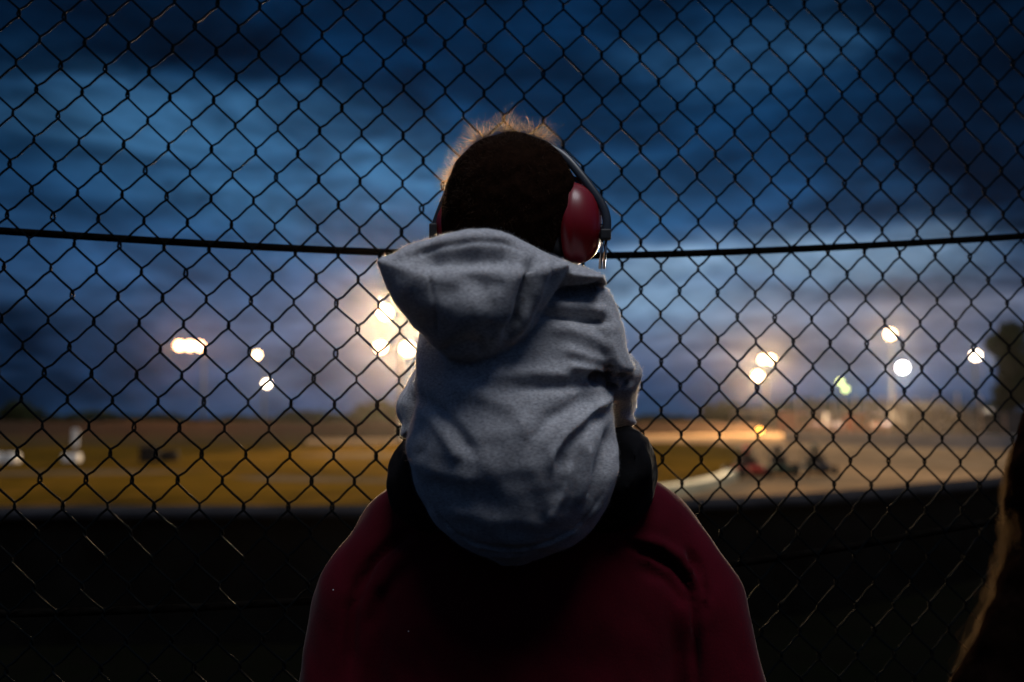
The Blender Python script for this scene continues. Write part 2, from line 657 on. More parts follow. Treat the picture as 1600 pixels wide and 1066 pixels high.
M_ground = ground_mat('mat_ground', (.028, .020, .008), (.045, .03, .012), (.06, .04, .02), .05, .35)
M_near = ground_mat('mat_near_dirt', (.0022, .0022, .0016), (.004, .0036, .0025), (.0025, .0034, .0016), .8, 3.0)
M_grass = ground_mat('mat_grass_field', (.085, .048, .004), (.018, .012, .003), (.125, .064, .009), .2, .5)
M_dirt = ground_mat('mat_track_dirt', (.24, .145, .07), (.38, .235, .115), (.12, .075, .04), .12, .42)
M_bank = ground_mat('mat_bank', (.035, .02, .012), (.05, .028, .016), (.025, .018, .012), .1, .8)

g = MB()
gv = [(-900, -60), (900, -60), (900, 1400), (-900, 1400)]
tag(sheet('ground', gv, 0, M_ground), kind='structure')
# wall line between spectators and circuit (plan)
WALL = []
for px, py in ((-2600, 815), (-1400, 812), (-420, 805), (-200, 800), (0, 797), (300, 796), (560, 796), (800, 793), (1030, 787), (1150, 783), (1300, 776), (1400, 767), (1550, 752), (1700, 737), (1900, 719), (2150, 702)):
    Y = .63 * F / (py - 655)
    WALL.append(((px - 800) / F * Y, Y))
W0 = WALL[:]
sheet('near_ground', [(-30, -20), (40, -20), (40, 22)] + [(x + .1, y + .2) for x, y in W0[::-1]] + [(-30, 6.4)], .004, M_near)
# track: near straight sweeping away to the right, then a far turn coming back
inner = [gx(*p) for p in ((1040, 777), (1090, 768), (1130, 757), (1156, 744), (1170, 730), (1175, 715), (1165, 702), (1120, 694), (1060, 692), (980, 691), (820, 692), (640, 693), (480, 694))]
outer = [gx(*p) for p in ((480, 686), (640, 685), (820, 683), (1000, 679), (1150, 677), (1260, 680), (1400, 690), (1580, 700))]
near_edge = [(60, 38), (40, 24)] + [(x, y + .3) for x, y in W0[::-1] if x > -3] + [(-3, 17)]
track = outer[::-1]
sheet('track', [(-2.5, 17.5)] + inner + outer + near_edge[:-1], .008, M_dirt)
sheet('grass_field', [(-60, 10)] + [(-20, 8.6), (-3.3, 8.6), (-3.2, 16)] + [gx(*p) for p in ((620, 778), (820, 776), (1000, 772))] +
      [(x - .35, y + .2) for x, y in inner[1:-1]] + [gx(300, 695), gx(0, 698), (-70, 60)], .012, M_grass)
# pale tracks across the infield (mown and worn strips)
M_worn = ground_mat('mat_worn', (.085, .06, .035), (.05, .035, .015), (.11, .08, .05), .4, 1.5)
for strip in (((360, 745), (420, 743), (500, 745), (620, 747), (700, 749), (640, 755), (500, 753), (400, 751)),
              ((460, 711), (560, 708), (660, 709), (640, 715), (520, 716)),
              ((0, 737), (200, 734), (330, 737), (200, 741), (0, 743))):
    sheet('worn_path', [gx(*p) for p in strip], .016, M_worn)

# low earth bank at the far side
def ribbon(path, prof):
    """extrude a (offset, height) profile along a plan path"""
    P = np.array(path, float)
    t = np.gradient(P, axis=0)
    t /= np.linalg.norm(t, axis=1)[:, None]
    nrm = np.stack([-t[:, 1], t[:, 0]], 1)
    vs, fs = [], []
    m = len(prof)
    for i in range(len(P)):
        for o, z in prof:
            vs.append((*(P[i] + nrm[i] * o), z))
    for i in range(len(P) - 1):
        for k in range(m - 1):
            fs.append((i * m + k, i * m + k + 1, (i + 1) * m + k + 1, (i + 1) * m + k))
    fs += [tuple(range(m))[::-1], tuple((len(P) - 1) * m + k for k in range(m))]
    return vs, fs


def dense(path, n):
    P = np.array(path, float)
    s_ = np.r_[0, np.cumsum(np.linalg.norm(np.diff(P, axis=0), axis=1))]
    q = np.linspace(0, s_[-1], n)
    # smooth resample
    X = np.stack([np.interp(q, s_, P[:, k]) for k in range(P.shape[1])], 1)
    for _ in range(6):
        X[1:-1] = (X[:-2] + 2 * X[1:-1] + X[2:]) / 4
    return X


mb = MB()
bp = dense([(-140, 70), (-80, 88), (-40, 96), (0, 100), (30, 106), (70, 125)], 60)
vs, fs = ribbon(bp, [(-5, -.1), (-2.5, .75), (-.6, 1.25), (.8, 1.3), (3, .7), (6, -.1)])
vs = [(x + random.uniform(-.4, .4), y + random.uniform(-.4, .4), z * random.uniform(.85, 1.12)) for x, y, z in vs]
mb.add(vs, fs)
tag(mb.build('earth_bank', M_bank, None, True), kind='structure')

# ------------------------------------------------ near barrier wall
M_wall_shaded = mat('mat_barrier_backlit', (.0035, .0035, .0033), 1.0, spec=.0, noise=(2.5, .45), bump=(14, .01))  # backlit shade put into the face colour
M_wall_lit = mat('mat_barrier_lit_top', (.016, .017, .02), .95, spec=.0, noise=(3, .4), bump=(20, .006))  # paler: lamplight on the wall top put into its colour
wall = empty('barrier_wall', (0, 7.2, 0), 'low concrete barrier wall, its backlit face coloured dark and its lit top paler, just beyond the chain link fence', 'wall')
wp = dense(W0, 120)
mb = MB()
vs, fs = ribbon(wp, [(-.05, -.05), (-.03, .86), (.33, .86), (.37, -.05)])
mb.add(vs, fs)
world_child(mb.build('wall_face', M_wall_shaded, None, False), wall)
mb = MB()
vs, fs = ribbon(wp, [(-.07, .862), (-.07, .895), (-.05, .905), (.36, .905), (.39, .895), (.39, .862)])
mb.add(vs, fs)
world_child(mb.build('coping', M_wall_lit, None, False), wall)

# ------------------------------------------------ kerb of the infield
M_kerb = mat('mat_white_kerb', (.55, .48, .28), .7, noise=(2, .25))
kp = dense([(x - .05, y) for x, y in [gx(*p) for p in ((960, 783), (1040, 776), (1090, 768), (1130, 757), (1154, 745), (1166, 733), (1170, 722))]], 60)
mb = MB()
vs, fs = ribbon(kp, [(-.08, .0), (-.06, .2), (.22, .22), (.3, .02)])
mb.add(vs, fs)
tag(mb.build('track_kerb', M_kerb, None, False), 'pale painted kerb curving round the inside edge of the dirt track', 'kerb')

# ================================================================== FENCE (lattice measured from the mesh)
YAW, LEAN, ROLL, SX, SZ, I0, J0, SHEAR = 0.14927144, 0.01794998, -0.01834636, 0.06445902, 0.07743212, 11.74749883, 7.72697935, -0.01280241


def fence_pt(i, j, off=0.0):
    a, bq = (i - I0) * SX, -(j - J0) * SZ
    a2 = a * math.cos(ROLL) - bq * math.sin(ROLL) + SHEAR * bq
    b2 = a * math.sin(ROLL) + bq * math.cos(ROLL)
    return np.array([a2 * math.cos(YAW) - off * math.sin(YAW), 1.56 + a2 * math.sin(YAW) + b2 * math.sin(LEAN) + off * math.cos(YAW), b2 * math.cos(LEAN)]) + CAM * np.array([1, 1, 1])


FO = fence_pt(I0, J0)
FE1 = fence_pt(I0 + 1, J0) - FO
FE2 = fence_pt(I0, J0 + 1) - FO


def fence_px(px, py, off=0.0):
    """point of the fence plane seen at a pixel"""
    d = at(px, py, 1.0) - CAM
    n = np.cross(FE1, FE2)
    n /= np.linalg.norm(n)
    if n[1] < 0: n = -n
    t = ((FO + n * off - CAM) @ n) / (d @ n)
    return CAM + d * t


M_wire = mat('mat_coated_wire', (.0025, .004, .005), .6, 0.0, .0012, noise=(40, .3))
fence = empty('chain_link_fence', (0, 1.56, 0), 'tall dark coated chain link fence with two slack steel cables', 'fence')
mb = MB()
wr = .0018
nrm = np.cross(FE1, FE2)
nrm /= np.linalg.norm(nrm)
if nrm[1] > 0: nrm = -nrm       # towards the viewer
e1u = FE1 / np.linalg.norm(FE1)
JT, JB = -5.0, 24.0
for wi in range(-40, 96):
    cL, cR = wi / 2, (wi + 1) / 2
    j = JT if (wi % 2 == 0) else JT - .5
    pts = []
    amp = .55 * wr
    jit = np.random.default_rng(100 + wi)
    h = .05
    while j < JB:
        n1, n2, n3 = jit.normal(size=3), jit.normal(size=3), jit.normal(size=2)
        # left turn at (cL, j): back -> front
        pl, pr = FO + FE1 * (cL - I0) + FE2 * (j - J0), FO + FE1 * (cR - I0) + FE2 * (j + .5 - J0)
        pl = pl - e1u * amp + e1u * n1[0] * .0009
        pr = pr + e1u * amp + e1u * n1[1] * .0009
        v = FE2
        bow = .007 + .004 * n3[0]
        pts += [pl - v * h - nrm * wr * 1.0, pl - v * h * .3 - nrm * wr * .5, pl + v * h * .3 + nrm * wr * .5, pl + v * h + nrm * wr * 1.0]
        mid = (pl + pr) / 2
        pts += [mid - e1u * .0006 + nrm * wr * 1.3]
        pts += [pr - v * h + nrm * wr * 1.0, pr - v * h * .3 + nrm * wr * .5, pr + v * h * .3 - nrm * wr * .5, pr + v * h - nrm * wr * 1.0]
        pl2 = FO + FE1 * (cL - I0) + FE2 * (j + 1 - J0) - e1u * amp
        pts += [pr * .7 + pl2 * .3 + v * bow * 1.3 - nrm * wr * 1.2, pr * .3 + pl2 * .7 + v * bow - nrm * wr * 1.2]
        j += 1
    mb.tube(pts, wr, 6, True)
world_child(mb.build('wire_mesh', M_wire, None, True), fence)
M_cable = mat('mat_cable', (.004, .0035, .003), .95, .0, .0, noise=(60, .4))
for line in (((-160, 350), (0, 361), (200, 374), (400, 386), (550, 393), (700, 398), (860, 401), (960, 400), (1100, 396), (1300, 387), (1450, 379), (1600, 369), (1760, 359)),
             ((-160, 962), (180, 956), (450, 942), (700, 924), (950, 902), (1150, 882), (1300, 860), (1400, 842), (1520, 820), (1680, 790), (1760, 772))):
    mb = MB()
    ends = [fence_px(x, y, .011) for x, y in line]
    u0, u1 = ends[0] - ends[1], ends[-1] - ends[-2]
    ends = [ends[0] + u0 / np.linalg.norm(u0) * 1.3] + ends + [ends[-1] + u1 / np.linalg.norm(u1) * np.array([1, 1, .2]) * 1.3]
    P = dense(ends, 90)
    mb.tube(P, .0058, 10)
    world_child(mb.build('tension_cable', M_cable, None, True), fence)

# ================================================================== CHILD
def outline(rows, Y):
    out = []
    for py, xl, xr, yc, hb in rows:
        a, c_ = at(xl, py, Y or yc - .02), at(xr, py, Y or yc - .02)
        out.append((a[2], a[0], c_[0], yc, hb))
    return out


M_skin = mat('mat_skin', (.42, .22, .15), .5, noise=(30, .12), sss=(.12, .01, (1, .4, .2)))
CY = 1.14


def fleece():
    m = bpy.data.materials.new('mat_grey_fleece')
    m.use_nodes = True
    t = m.node_tree
    nb = NB(t)
    bs = t.nodes['Principled BSDF']
    co = nb.n('ShaderNodeTexCoord').outputs['Object']
    mp = nb.n('ShaderNodeMapping')
    mp.inputs['Scale'].default_value = (1, 1, 3.2)
    nb.put(mp.inputs[0], co)
    fl = nb.noise(mp.outputs[0], 260, 4, .7)
    f2 = nb.noise(co, 22, 4, .6)
    a = nb.ramp(fl, [(.32, S(118, 118, 121)), (.5, S(166, 166, 169)), (.68, S(205, 205, 208))])
    nb.put(bs.inputs['Base Color'], nb.mix(nb.ramp(f2, [(.3, .0), (.7, .35)]), a, S(146, 145, 148)))
    bs.inputs['Roughness'].default_value = .95
    bs.inputs['Specular IOR Level'].default_value = .1
    bs.inputs['Sheen Weight'].default_value = .25
    bs.inputs['Sheen Roughness'].default_value = .5
    bs.inputs['Subsurface Weight'].default_value = .45
    bs.inputs['Subsurface Radius'].default_value = (1.0, .78, .62)
    bs.inputs['Subsurface Scale'].default_value = .016
    bn = nb.n('ShaderNodeBump')
    bn.inputs['Distance'].default_value = .0012
    bn.inputs['Strength'].default_value = .55
    h = nb.m('ADD', nb.m('MULTIPLY', fl, .5), nb.m('MULTIPLY', nb.noise(co, 90, 5, .65), 1.2))
    nb.put(bn.inputs['Height'], h)
    nb.put(bs.inputs['Normal'], bn.outputs[0])
    return m


M_fleece = fleece()
child = empty('person', at(800, 850, 1.2), 'toddler in grey hooded sweatshirt and black trousers riding on an adult\'s shoulders', 'person')

# --- hoodie
lo, hi = at(560, 915, 1.05), at(1040, 330, 1.05)
G = Grid((lo[0], .95, lo[2]), (hi[0], 1.42, hi[2]), .0024)
rows = [(395, 765, 870, 1.19, .045), (412, 715, 905, 1.18, .06), (430, 690, 930, 1.17, .068), (460, 668, 955, 1.16, .076), (505, 656, 968, 1.15, .083), (550, 649, 968, 1.145, .088),
        (590, 646, 958, 1.142, .09), (625, 648, 957, 1.14, .092), (660, 640, 963, 1.135, .095), (700, 631, 967, 1.134, .1), (738, 640, 968, 1.142, .1),
        (777, 653, 957, 1.153, .1), (806, 670, 943, 1.163, .098), (830, 690, 924, 1.172, .095), (852, 717, 896, 1.182, .088), (866, 745, 866, 1.188, .075), (877, 785, 822, 1.195, .05)]
G.join(G.loft(outline(rows, None), 2.25), 0)
# right sleeve: shoulder bulge, elbow fold, forearm further away
G.join(G.puff([(925, 432), (950, 455), (965, 487), (974, 512), (980, 545), (986, 562), (994, 577), (989, 588), (978, 598), (966, 611), (945, 600), (925, 570), (905, 520), (900, 470)], 1.13, .055, .05), .012)
G.join(G.puff([(935, 600), (960, 592), (976, 598), (980, 620), (984, 640), (992, 652), (995, 662), (984, 669), (960, 674), (935, 670)], 1.25, .035, .03), .008)
G.join(G.cone(at(962, 586, 1.17), at(960, 630, 1.27), .029, .025), .012)
G.join(G.cone(at(960, 630, 1.27), at(925, 560, 1.37), .025, .023), .01)
# left sleeve, mostly hidden in front of the body
G.join(G.puff([(668, 560), (652, 573), (638, 601), (629, 633), (629, 662), (625, 683), (650, 692), (680, 650), (690, 600)], 1.23, .034, .03), .008)
G.join(G.cone(at(725, 520, 1.17), at(684, 615, 1.23), .034, .03), .012)
G.join(G.cone(at(655, 640, 1.25), at(690, 560, 1.37), .028, .024), .01)
# hood hanging down the back
hood = [(591, 412), (615, 401), (640, 390), (665, 379), (690, 370), (715, 363), (740, 360), (765, 360), (785, 363), (815, 378), (845, 395), (868, 406), (893, 413), (881, 435), (866, 456), (850, 487), (836, 510),
        (812, 535), (792, 551), (770, 561), (745, 567), (720, 566), (700, 561), (684, 548), (671, 534), (660, 521), (648, 511), (631, 492), (615, 473), (605, 453), (598, 434)]
G.join(G.puff(hood, 1.055, .06, .075, tilt=.10, lean=-.15), .0035)
G.join(G.puff([(800, 372), (850, 395), (893, 412), (942, 429), (950, 444), (915, 455), (873, 462), (840, 480), (815, 440)], 1.10, .05, .05), .006)
H = G.mesh('hoodie', 5)
hd = lambda px, py, V: (V[:, 1] < 1.065).astype(float)
# folds of the hood
H.stroke([(655, 408), (700, 404), (745, 400), (790, 402), (806, 416)], 15, -7)
H.stroke([(615, 403), (660, 386), (710, 371), (760, 366), (800, 376)], 7, 2.2)
H.stroke([(640, 401), (690, 385), (740, 377), (785, 378), (822, 394)], 4, -1.6)
H.stroke([(838, 400), (826, 425), (818, 460), (806, 500), (788, 532)], 9, -9)
H.stroke([(858, 405), (846, 432), (834, 468), (818, 502), (800, 530)], 8, 4.5)
H.stroke([(812, 410), (800, 440), (792, 480), (780, 520)], 14, 4)
H.stroke([(615, 440), (660, 470), (720, 490), (770, 480)], 30, 4)
H.stroke([(690, 545), (720, 540), (760, 535)], 12, -3)
H.stroke([(720, 430), (760, 445), (790, 440)], 16, -3)
# collar and shoulder
H.stroke([(868, 461), (900, 455), (930, 449), (948, 440)], 5, -6)
H.stroke([(842, 493), (870, 491), (905, 498), (950, 503)], 7, -5.5)
H.stroke([(855, 478), (900, 478), (950, 486)], 9, 4)
H.stroke([(850, 512), (890, 516), (930, 530), (956, 548)], 11, 3.5)
H.stroke([(880, 545), (920, 560), (960, 566)], 9, 2.5)
H.stroke([(884, 572), (920, 577), (950, 584)], 8, 3.5)
H.stroke([(925, 592), (945, 592), (965, 597), (985, 594)], 8, -14)
H.stroke([(952, 574), (957, 590), (957, 610)], 6, -11)
# long fold from the armpit down across the back
H.stroke([(957, 618), (938, 634), (910, 659), (886, 682), (868, 708), (861, 738)], 9, 5)
H.stroke([(947, 634), (922, 657), (898, 680), (880, 706), (874, 740)], 11, -4.5)
H.stroke([(940, 612), (900, 630), (860, 652), (830, 690)], 12, -3.5)
H.stroke([(800, 610), (850, 604), (905, 600), (940, 604)], 10, -3.2)
H.stroke([(760, 590), (830, 582), (900, 586)], 12, 3)
H.stroke([(690, 600), (740, 612), (800, 640), (830, 680)], 16, 3)
# right flank
H.stroke([(955, 668), (948, 705), (932, 745), (912, 790)], 8, -6)
H.stroke([(963, 690), (955, 740), (938, 785), (915, 815)], 6, 3)
H.stroke([(920, 690), (916, 740), (905, 790)], 8, 4.5)
H.stroke([(893, 720), (880, 770), (850, 815)], 9, 3)
H.stroke([(885, 740), (868, 790), (840, 825)], 9, -2)
# left flank: flap folded over the sleeve
H.stroke([(650, 622), (668, 631), (688, 643), (710, 670), (738, 708)], 10, -4.6)
H.stroke([(662, 645), (680, 658), (702, 688), (722, 722)], 12, 3.2)
H.stroke([(648, 618), (642, 650), (630, 690)], 6, -3)
H.stroke([(655, 650), (662, 690), (656, 720)], 8, -2)
H.stroke([(636, 715), (660, 728), (700, 745), (760, 752)], 14, 2)
H.stroke([(660, 745), (720, 775), (790, 785)], 20, -2)
H.stroke([(690, 790), (760, 812), (840, 815), (890, 800)], 14, 2.5)
H.stroke([(664, 800), (690, 830), (720, 850), (760, 866), (800, 869), (845, 866), (885, 850), (915, 828)], 6, 2)
H.relax(4).lumps(60, 1.1, 3, (1, 1, .7)).lumps(150, .4, 4)
# seams: hood centre, armhole, hem (double row)
H.stroke([(660, 415), (673, 440), (680, 480), (684, 525)], 2.6, -1.4)
H.stroke([(990, 507), (995, 530), (997, 556), (994, 585)], 2.6, -1.6)
hem = [(668, 778), (690, 810), (715, 835), (745, 850), (785, 857), (825, 856), (862, 846), (895, 828), (922, 802), (942, 772)]
H.stroke(hem, 2.8, -1.7)
H.stroke([(x, y + 4.5) for x, y in hem], 2.2, 1.0)
hoodie = H.build('hoodie', M_fleece, child)
# short fibres that stand off the brushed cloth
M_fuzz = hair_mat('mat_fleece_fibre', (.45, .44, .44), .5, .7)
r = np.random.default_rng(77)
Nn = H.normals()
ii = r.integers(0, len(H.V), 38000)
ii = ii[Nn[ii, 1] < .75]
P = np.zeros((len(ii), 4, 3))
P[:, 0] = H.V[ii] + r.normal(size=(len(ii), 3)) * .0007
d = Nn[ii] * .7 + r.normal(size=(len(ii), 3)) * .55
fl = (.0007 + .0013 * r.random(len(ii)) ** 2)[:, None]
for k in range(1, 4):
    d = d + r.normal(size=d.shape) * .35
    P[:, k] = P[:, k - 1] + d / np.linalg.norm(d, axis=1)[:, None] * fl / 1.6
strands('fleece_nap', P, np.linspace(.00007, .00003, 4), M_fuzz, child)

# --- body: head, neck, trunk, arms, hands, legs as one surface
HC = at(796, 328, 1.19)
HY = R(20)                      # head turned a little to the left
fwd = np.array([-math.sin(HY), math.cos(HY), 0])
rgt = np.array([math.cos(HY), math.sin(HY), 0])
UPV = np.array([0, 0, 1.0])
hp = lambda r_, f_, u_: HC + rgt * r_ + fwd * f_ + UPV * u_
lo = at(590, 1010, 1.05)
G = Grid((lo[0], .99, lo[2]), (.24, 1.56, HC[2] + .13), .0042)
G.join(G.ell(HC, (.0765, .092, .084), rz=HY), 0)
G.join(G.ell(hp(0, .035, -.035), (.058, .06, .066), rz=HY), .03)
for s_ in (-1, 1):
    G.join(G.ell(hp(s_ * .03, .062, -.045), (.024, .022, .022)), .02)
    G.cut(G.ell(hp(s_ * .026, .098, -.015), (.014, .012, .009)), .008)
    G.join(G.ell(hp(s_ * .026, .083, -.015), (.011, .011, .011)), .002)
    G.join(G.ell(hp(s_ * .064, .006, -.022), (.008, .018, .028)), .006)
G.join(G.cone(hp(0, .09, -.015), hp(0, .105, -.035), .006, .009), .008)
G.join(G.ell(hp(0, .09, -.062), (.018, .008, .006)), .004)
G.join(G.cone(HC - UPV * .05, at(800, 470, 1.17), .04, .042), .02)
G.join(G.loft(outline([(450, 700, 900, 1.17, .05), (520, 690, 910, 1.15, .06), (620, 690, 910, 1.15, .065), (720, 680, 920, 1.15, .06), (790, 720, 880, 1.16, .05)], 1.15)), .02)
for s_ in (-1, 1):
    sh = at(930 if s_ > 0 else 725, 500, 1.16)
    elb = at(955, 622, 1.25) if s_ > 0 else at(680, 625, 1.24)
    wr_ = at(800 + s_ * 105, 555, 1.38)
    G.join(G.cone(sh, elb, .024, .02), .02)
    G.join(G.cone(elb, wr_, .02, .016), .01)
    palm = at(800 + s_ * 62, 500, 1.45)
    G.join(G.cone(wr_, palm, .016, .02), .01)
    for k in range(4):
        q0 = palm + np.array([-s_ * .004, .004, .016 - k * .011])
        q1 = q0 + np.array([-s_ * (.024 - abs(k - 1.2) * .003), .012, .003])
        q2 = q1 + np.array([-s_ * .016, -.002, 0])
        G.join(G.cone(q0, q1, .0062, .0056), .003)
        G.join(G.cone(q1, q2, .0056, .005), .003)
    G.join(G.cone(palm + np.array([s_ * .004, -.004, .014]), palm + np.array([-s_ * .008, -.004, .036]), .0065, .0055), .004)
    hip, knee = at(800 + s_ * 80, 768, 1.18), at(800 + s_ * 150, 760, 1.36)
    ank = at(800 + s_ * 120, 960, 1.45)
    G.join(G.cone(hip, knee, .036, .034), .01)
    G.join(G.cone(knee, ank, .034, .026), .012)
G.mesh('body', 2).build('body', M_skin, child)
# --- trousers
M_black = mat('mat_black_cotton', (.005, .005, .006), .95, spec=.1, noise=(40, .3), bump=(120, .001))
lo, hi = at(585, 1010, 1.1), at(1060, 640, 1.1)
G = Grid((lo[0], 1.02, lo[2] - .06), (hi[0], 1.53, hi[2]), .0045)
G.join(G.loft(outline([(700, 680, 925, 1.16, .06), (760, 665, 945, 1.16, .075), (810, 690, 915, 1.165, .07), (835, 735, 870, 1.17, .05)], 1.15)), 0)
G.join(G.puff([(950, 672), (980, 664), (998, 668), (1013, 684), (1021, 712), (1020, 748), (1004, 775), (978, 800), (950, 815), (930, 760)], 1.2, .085, .06), .008)
G.join(G.puff([(655, 684), (634, 686), (626, 702), (623, 724), (628, 752), (638, 775), (656, 800), (680, 790), (680, 720)], 1.2, .085, .05), .008)
for s_ in (-1, 1):
    knee, ank = at(965 if s_ > 0 else 655, 752, 1.37), at(800 + s_ * 125, 985, 1.44)
    G.join(G.cone(at(945 if s_ > 0 else 680, 757, 1.2), knee, .058, .046), .02)
    G.join(G.cone(knee, ank, .048, .038), .02)
T = G.mesh('trousers', 3)
T.lumps(70, 1.6, 8)
T.build('trousers', M_black, child)
M_shoe = mat('mat_dark_shoe', (.03, .03, .035), .6)
for s_ in (-1, 1):
    a = at(800 + s_ * 125, 1000, 1.44)
    G = Grid(a - .09, a + .12, .005)
    G.join(G.ell(a + np.array([0, .03, -.015]), (.03, .062, .024)), 0)
    G.join(G.ell(a + np.array([0, -.004, .0]), (.028, .03, .032)), .02)
    G.mesh('shoe', 2).build('shoe', M_shoe, child)

# --- hair: short, dark, wispy; the crown stands up
M_hair = hair_mat('mat_child_hair', (.10, .042, .014), .45, .35)
n = 14000
v = rng.normal(size=(n * 3, 3))
v /= np.linalg.norm(v, axis=1)[:, None]
loc = np.stack([v @ np.array([1, 0, 0]), v[:, 1], v[:, 2]], 1)
keep = (loc[:, 2] > -.62) & ~((loc[:, 1] > .45) & (loc[:, 2] < .35)) & ~((np.abs(loc[:, 0]) > .8) & (loc[:, 2] < -.05) & (loc[:, 1] > -.3))
loc = loc[keep][:n]
n = len(loc)
root = HC + rgt * (loc[:, :1] * .0755) + fwd * (loc[:, 1:2] * .091) + UPV * (loc[:, 2:] * .083)
nr = rgt * (loc[:, :1] / .0755) + fwd * (loc[:, 1:2] / .091) + UPV * (loc[:, 2:] / .083)
nr /= np.linalg.norm(nr, axis=1)[:, None]
clump_ = lambda q: np.sin(q @ np.array([1.7, .6, .4]) + 1) * np.sin(q @ np.array([-.5, 1.9, .3]) + 2) + .5 * np.sin(q @ np.array([2.9, -1.1, 1.6]))
top = np.clip((loc[:, 2] - .35) / .5, 0, 1)
lift = .25 + .75 * top ** 1.5 * np.clip(.5 + loc[:, 1] + .5, .2, 1)
cmod = np.clip(.85 + .5 * clump_(loc * 6), .35, 1.45)
length = (.010 + .015 * rng.random(n)) * (.75 + .6 * top) * cmod * np.clip(1.0 - 1.1 * (loc[:, 0] - .25), .25, 1)
K = 9
P = np.zeros((n, K, 3))
P[:, 0] = root
clump = np.stack([np.sin(loc @ (rng.normal(size=3) * 7) + q) for q in range(3)], 1)
tang = -UPV * .6 - fwd * .3 + rng.normal(size=(n, 3)) * .35 + clump * .45
tang = tang - nr * (tang * nr).sum(1)[:, None]
dirv = nr * lift[:, None] + tang * (1 - .55 * lift[:, None])
dirv /= np.linalg.norm(dirv, axis=1)[:, None]
curl = rng.normal(size=(n, 3)) * .9
for k in range(1, K):
    dirv = dirv + curl * .18 + rng.normal(size=(n, 3)) * .10 - UPV * .05 * (1 - lift[:, None])
    dirv += nr * .06
    dirv /= np.linalg.norm(dirv, axis=1)[:, None]
    P[:, k] = P[:, k - 1] + dirv * (length / (K - 1))[:, None]
strands('hair', P, np.linspace(.0001, .00003, K), M_hair, child)
# scalp cap of dense short hair
M_cap_hair = mat('mat_scalp_hair', (.010, .0045, .0025), .95, spec=.01, noise=(120, .5), bump=(250, .002))
G = Grid(HC - .12, HC + .12, .004)
G.join(G.ell(HC + UPV * .002 - fwd * .003, (.0780, .0930, .0855), rz=HY), 0)
G.join(G.ell(hp(0, .035, -.035), (.0595, .0615, .0675), rz=HY), .03)
face = G.ell(hp(0, .125, -.055), (.066, .065, .08), rz=HY)
G.cut(face, .006)
G.cut(G.Z * -1 + (HC[2] - .062) + 0 * G.X + 0 * G.Y, .006) if False else None
G.f -= .0022
G.mesh('hair_cap', 2).lumps(45, 1.6, 15).lumps(160, 1.0, 5).build('hair_cap', M_cap_hair, child)

# ================================================================== EAR DEFENDERS
M_cup = mat('mat_red_plastic', (.17, .003, .007), .38, spec=.45, noise=(6, .1), coat=.12)
M_pad = mat('mat_black_vinyl', (.008, .008, .009), .5)
M_band = mat('mat_band_plastic', (.02, .025, .035), .35)
M_rod = mat('mat_steel_rod', (.55, .48, .42), .22, 1.0, noise=(80, .2))
ears = empty('ear_defenders', HC, 'red ear defenders with a thin dark headband worn by the child in the grey hoodie', 'ear defenders')


def cup(c, axis, hgt, dep):
    """half height, half depth; domed outwards along axis"""
    ax = Vector(axis).normalized()
    mbp = MB()
    prof = [(.05, -.022), (.80, -.022), (.93, -.018), (.97, -.010), (.93, -.002), (.85, .0)]
    mbp.lathe([(r_ * hgt, h_) for r_, h_ in prof], c, ax, 32, 1.0, dep / hgt, (0, 0, 1))
    mbc = MB()
    prof = [(.90, .001), (1.0, .003), (1.03, .008), (1.02, .012), (.985, .013), (.97, .018), (.93, .024), (.85, .030), (.72, .036), (.55, .0405), (.36, .043), (.18, .0440), (.02, .0442)]
    mbc.lathe([(r_ * hgt, h_) for r_, h_ in prof], c, ax, 40, 1.0, dep / hgt, (0, 0, 1))
    cu = world_child(mbc.build('ear_cup', M_cup, None, True), ears)
    pd = mbp.build('cushion', M_pad, None, True)
    pd.parent = cu
    mbl = MB()
    top_ = Vector(c) + ax * .012 + Vector((0, 0, hgt * .97))
    loop = [top_ + Vector((0, 0, .007)) * math.sin(q) + ax * (.008 * math.cos(q)) for q in np.linspace(-.3, PI + .3, 9)]
    mbl.tube([tuple(p) for p in loop], .0018, 6)
    lp = mbl.build('loop', M_cup, None, True)
    lp.parent = cu
    mbn = MB()
    mbn.lathe([(.006, .043), (.0055, .0465), (.003, .048)], Vector(c) - Vector((0, 0, .004)), ax, 12)
    bt = mbn.build('pivot', M_band, None, True)
    bt.parent = cu
    return cu


aR = (.955, -.24, -.14)
aL = (-.80, .58, -.08)
cR = at(882, 347, 1.158)
cL = at(733, 352, 1.25)
cup(cR, aR, .0485, .038)
cup(cL, aL, .0485, .038)
# headband: thin double wire-and-strap arch from the left yoke over the head to the right yoke
pR = [at(947, 366, 1.138), at(950, 351, 1.138), at(947, 330, 1.14), at(933, 307, 1.142), at(911, 278, 1.147), at(886, 247, 1.155), at(858, 228, 1.165), at(830, 217, 1.18), at(805, 212, 1.19)]
pL = [at(780, 215, 1.20), at(750, 224, 1.21), at(728, 243, 1.22), at(713, 270, 1.228), at(701, 298, 1.234), at(690, 325, 1.238), at(682, 345, 1.24), at(678, 360, 1.24)]
mb = MB()
arc = dense(np.array(pR + pL), 70)
mb.tube(arc, .0052, 10, True, .45, (0, 1, 0))
world_child(mb.build('headband', M_band, None, True), ears)
mb = MB()
mb.tube(dense(np.array([p + np.array([-.006, .006, -.004]) for p in pR[2:7]]), 30), .0016, 6)
world_child(mb.build('wire_spring', M_band, None, True), ears)
mb = MB()
mb.box(at(946, 367, 1.138), (.0125, .012, .0125), 0, .002)
cl_ = world_child(mb.build('clamp', M_pad, None, False), ears)
for q in (-3, 3):
    mb = MB()
    mb.tube([at(944 + q, 372, 1.138 + q * .0006), at(942.5 + q, 395, 1.139 + q * .0006), at(940.5 + q, 420, 1.14 + q * .0006)], .0019, 8)
    world_child(mb.build('steel_rod', M_rod, None, True), ears)
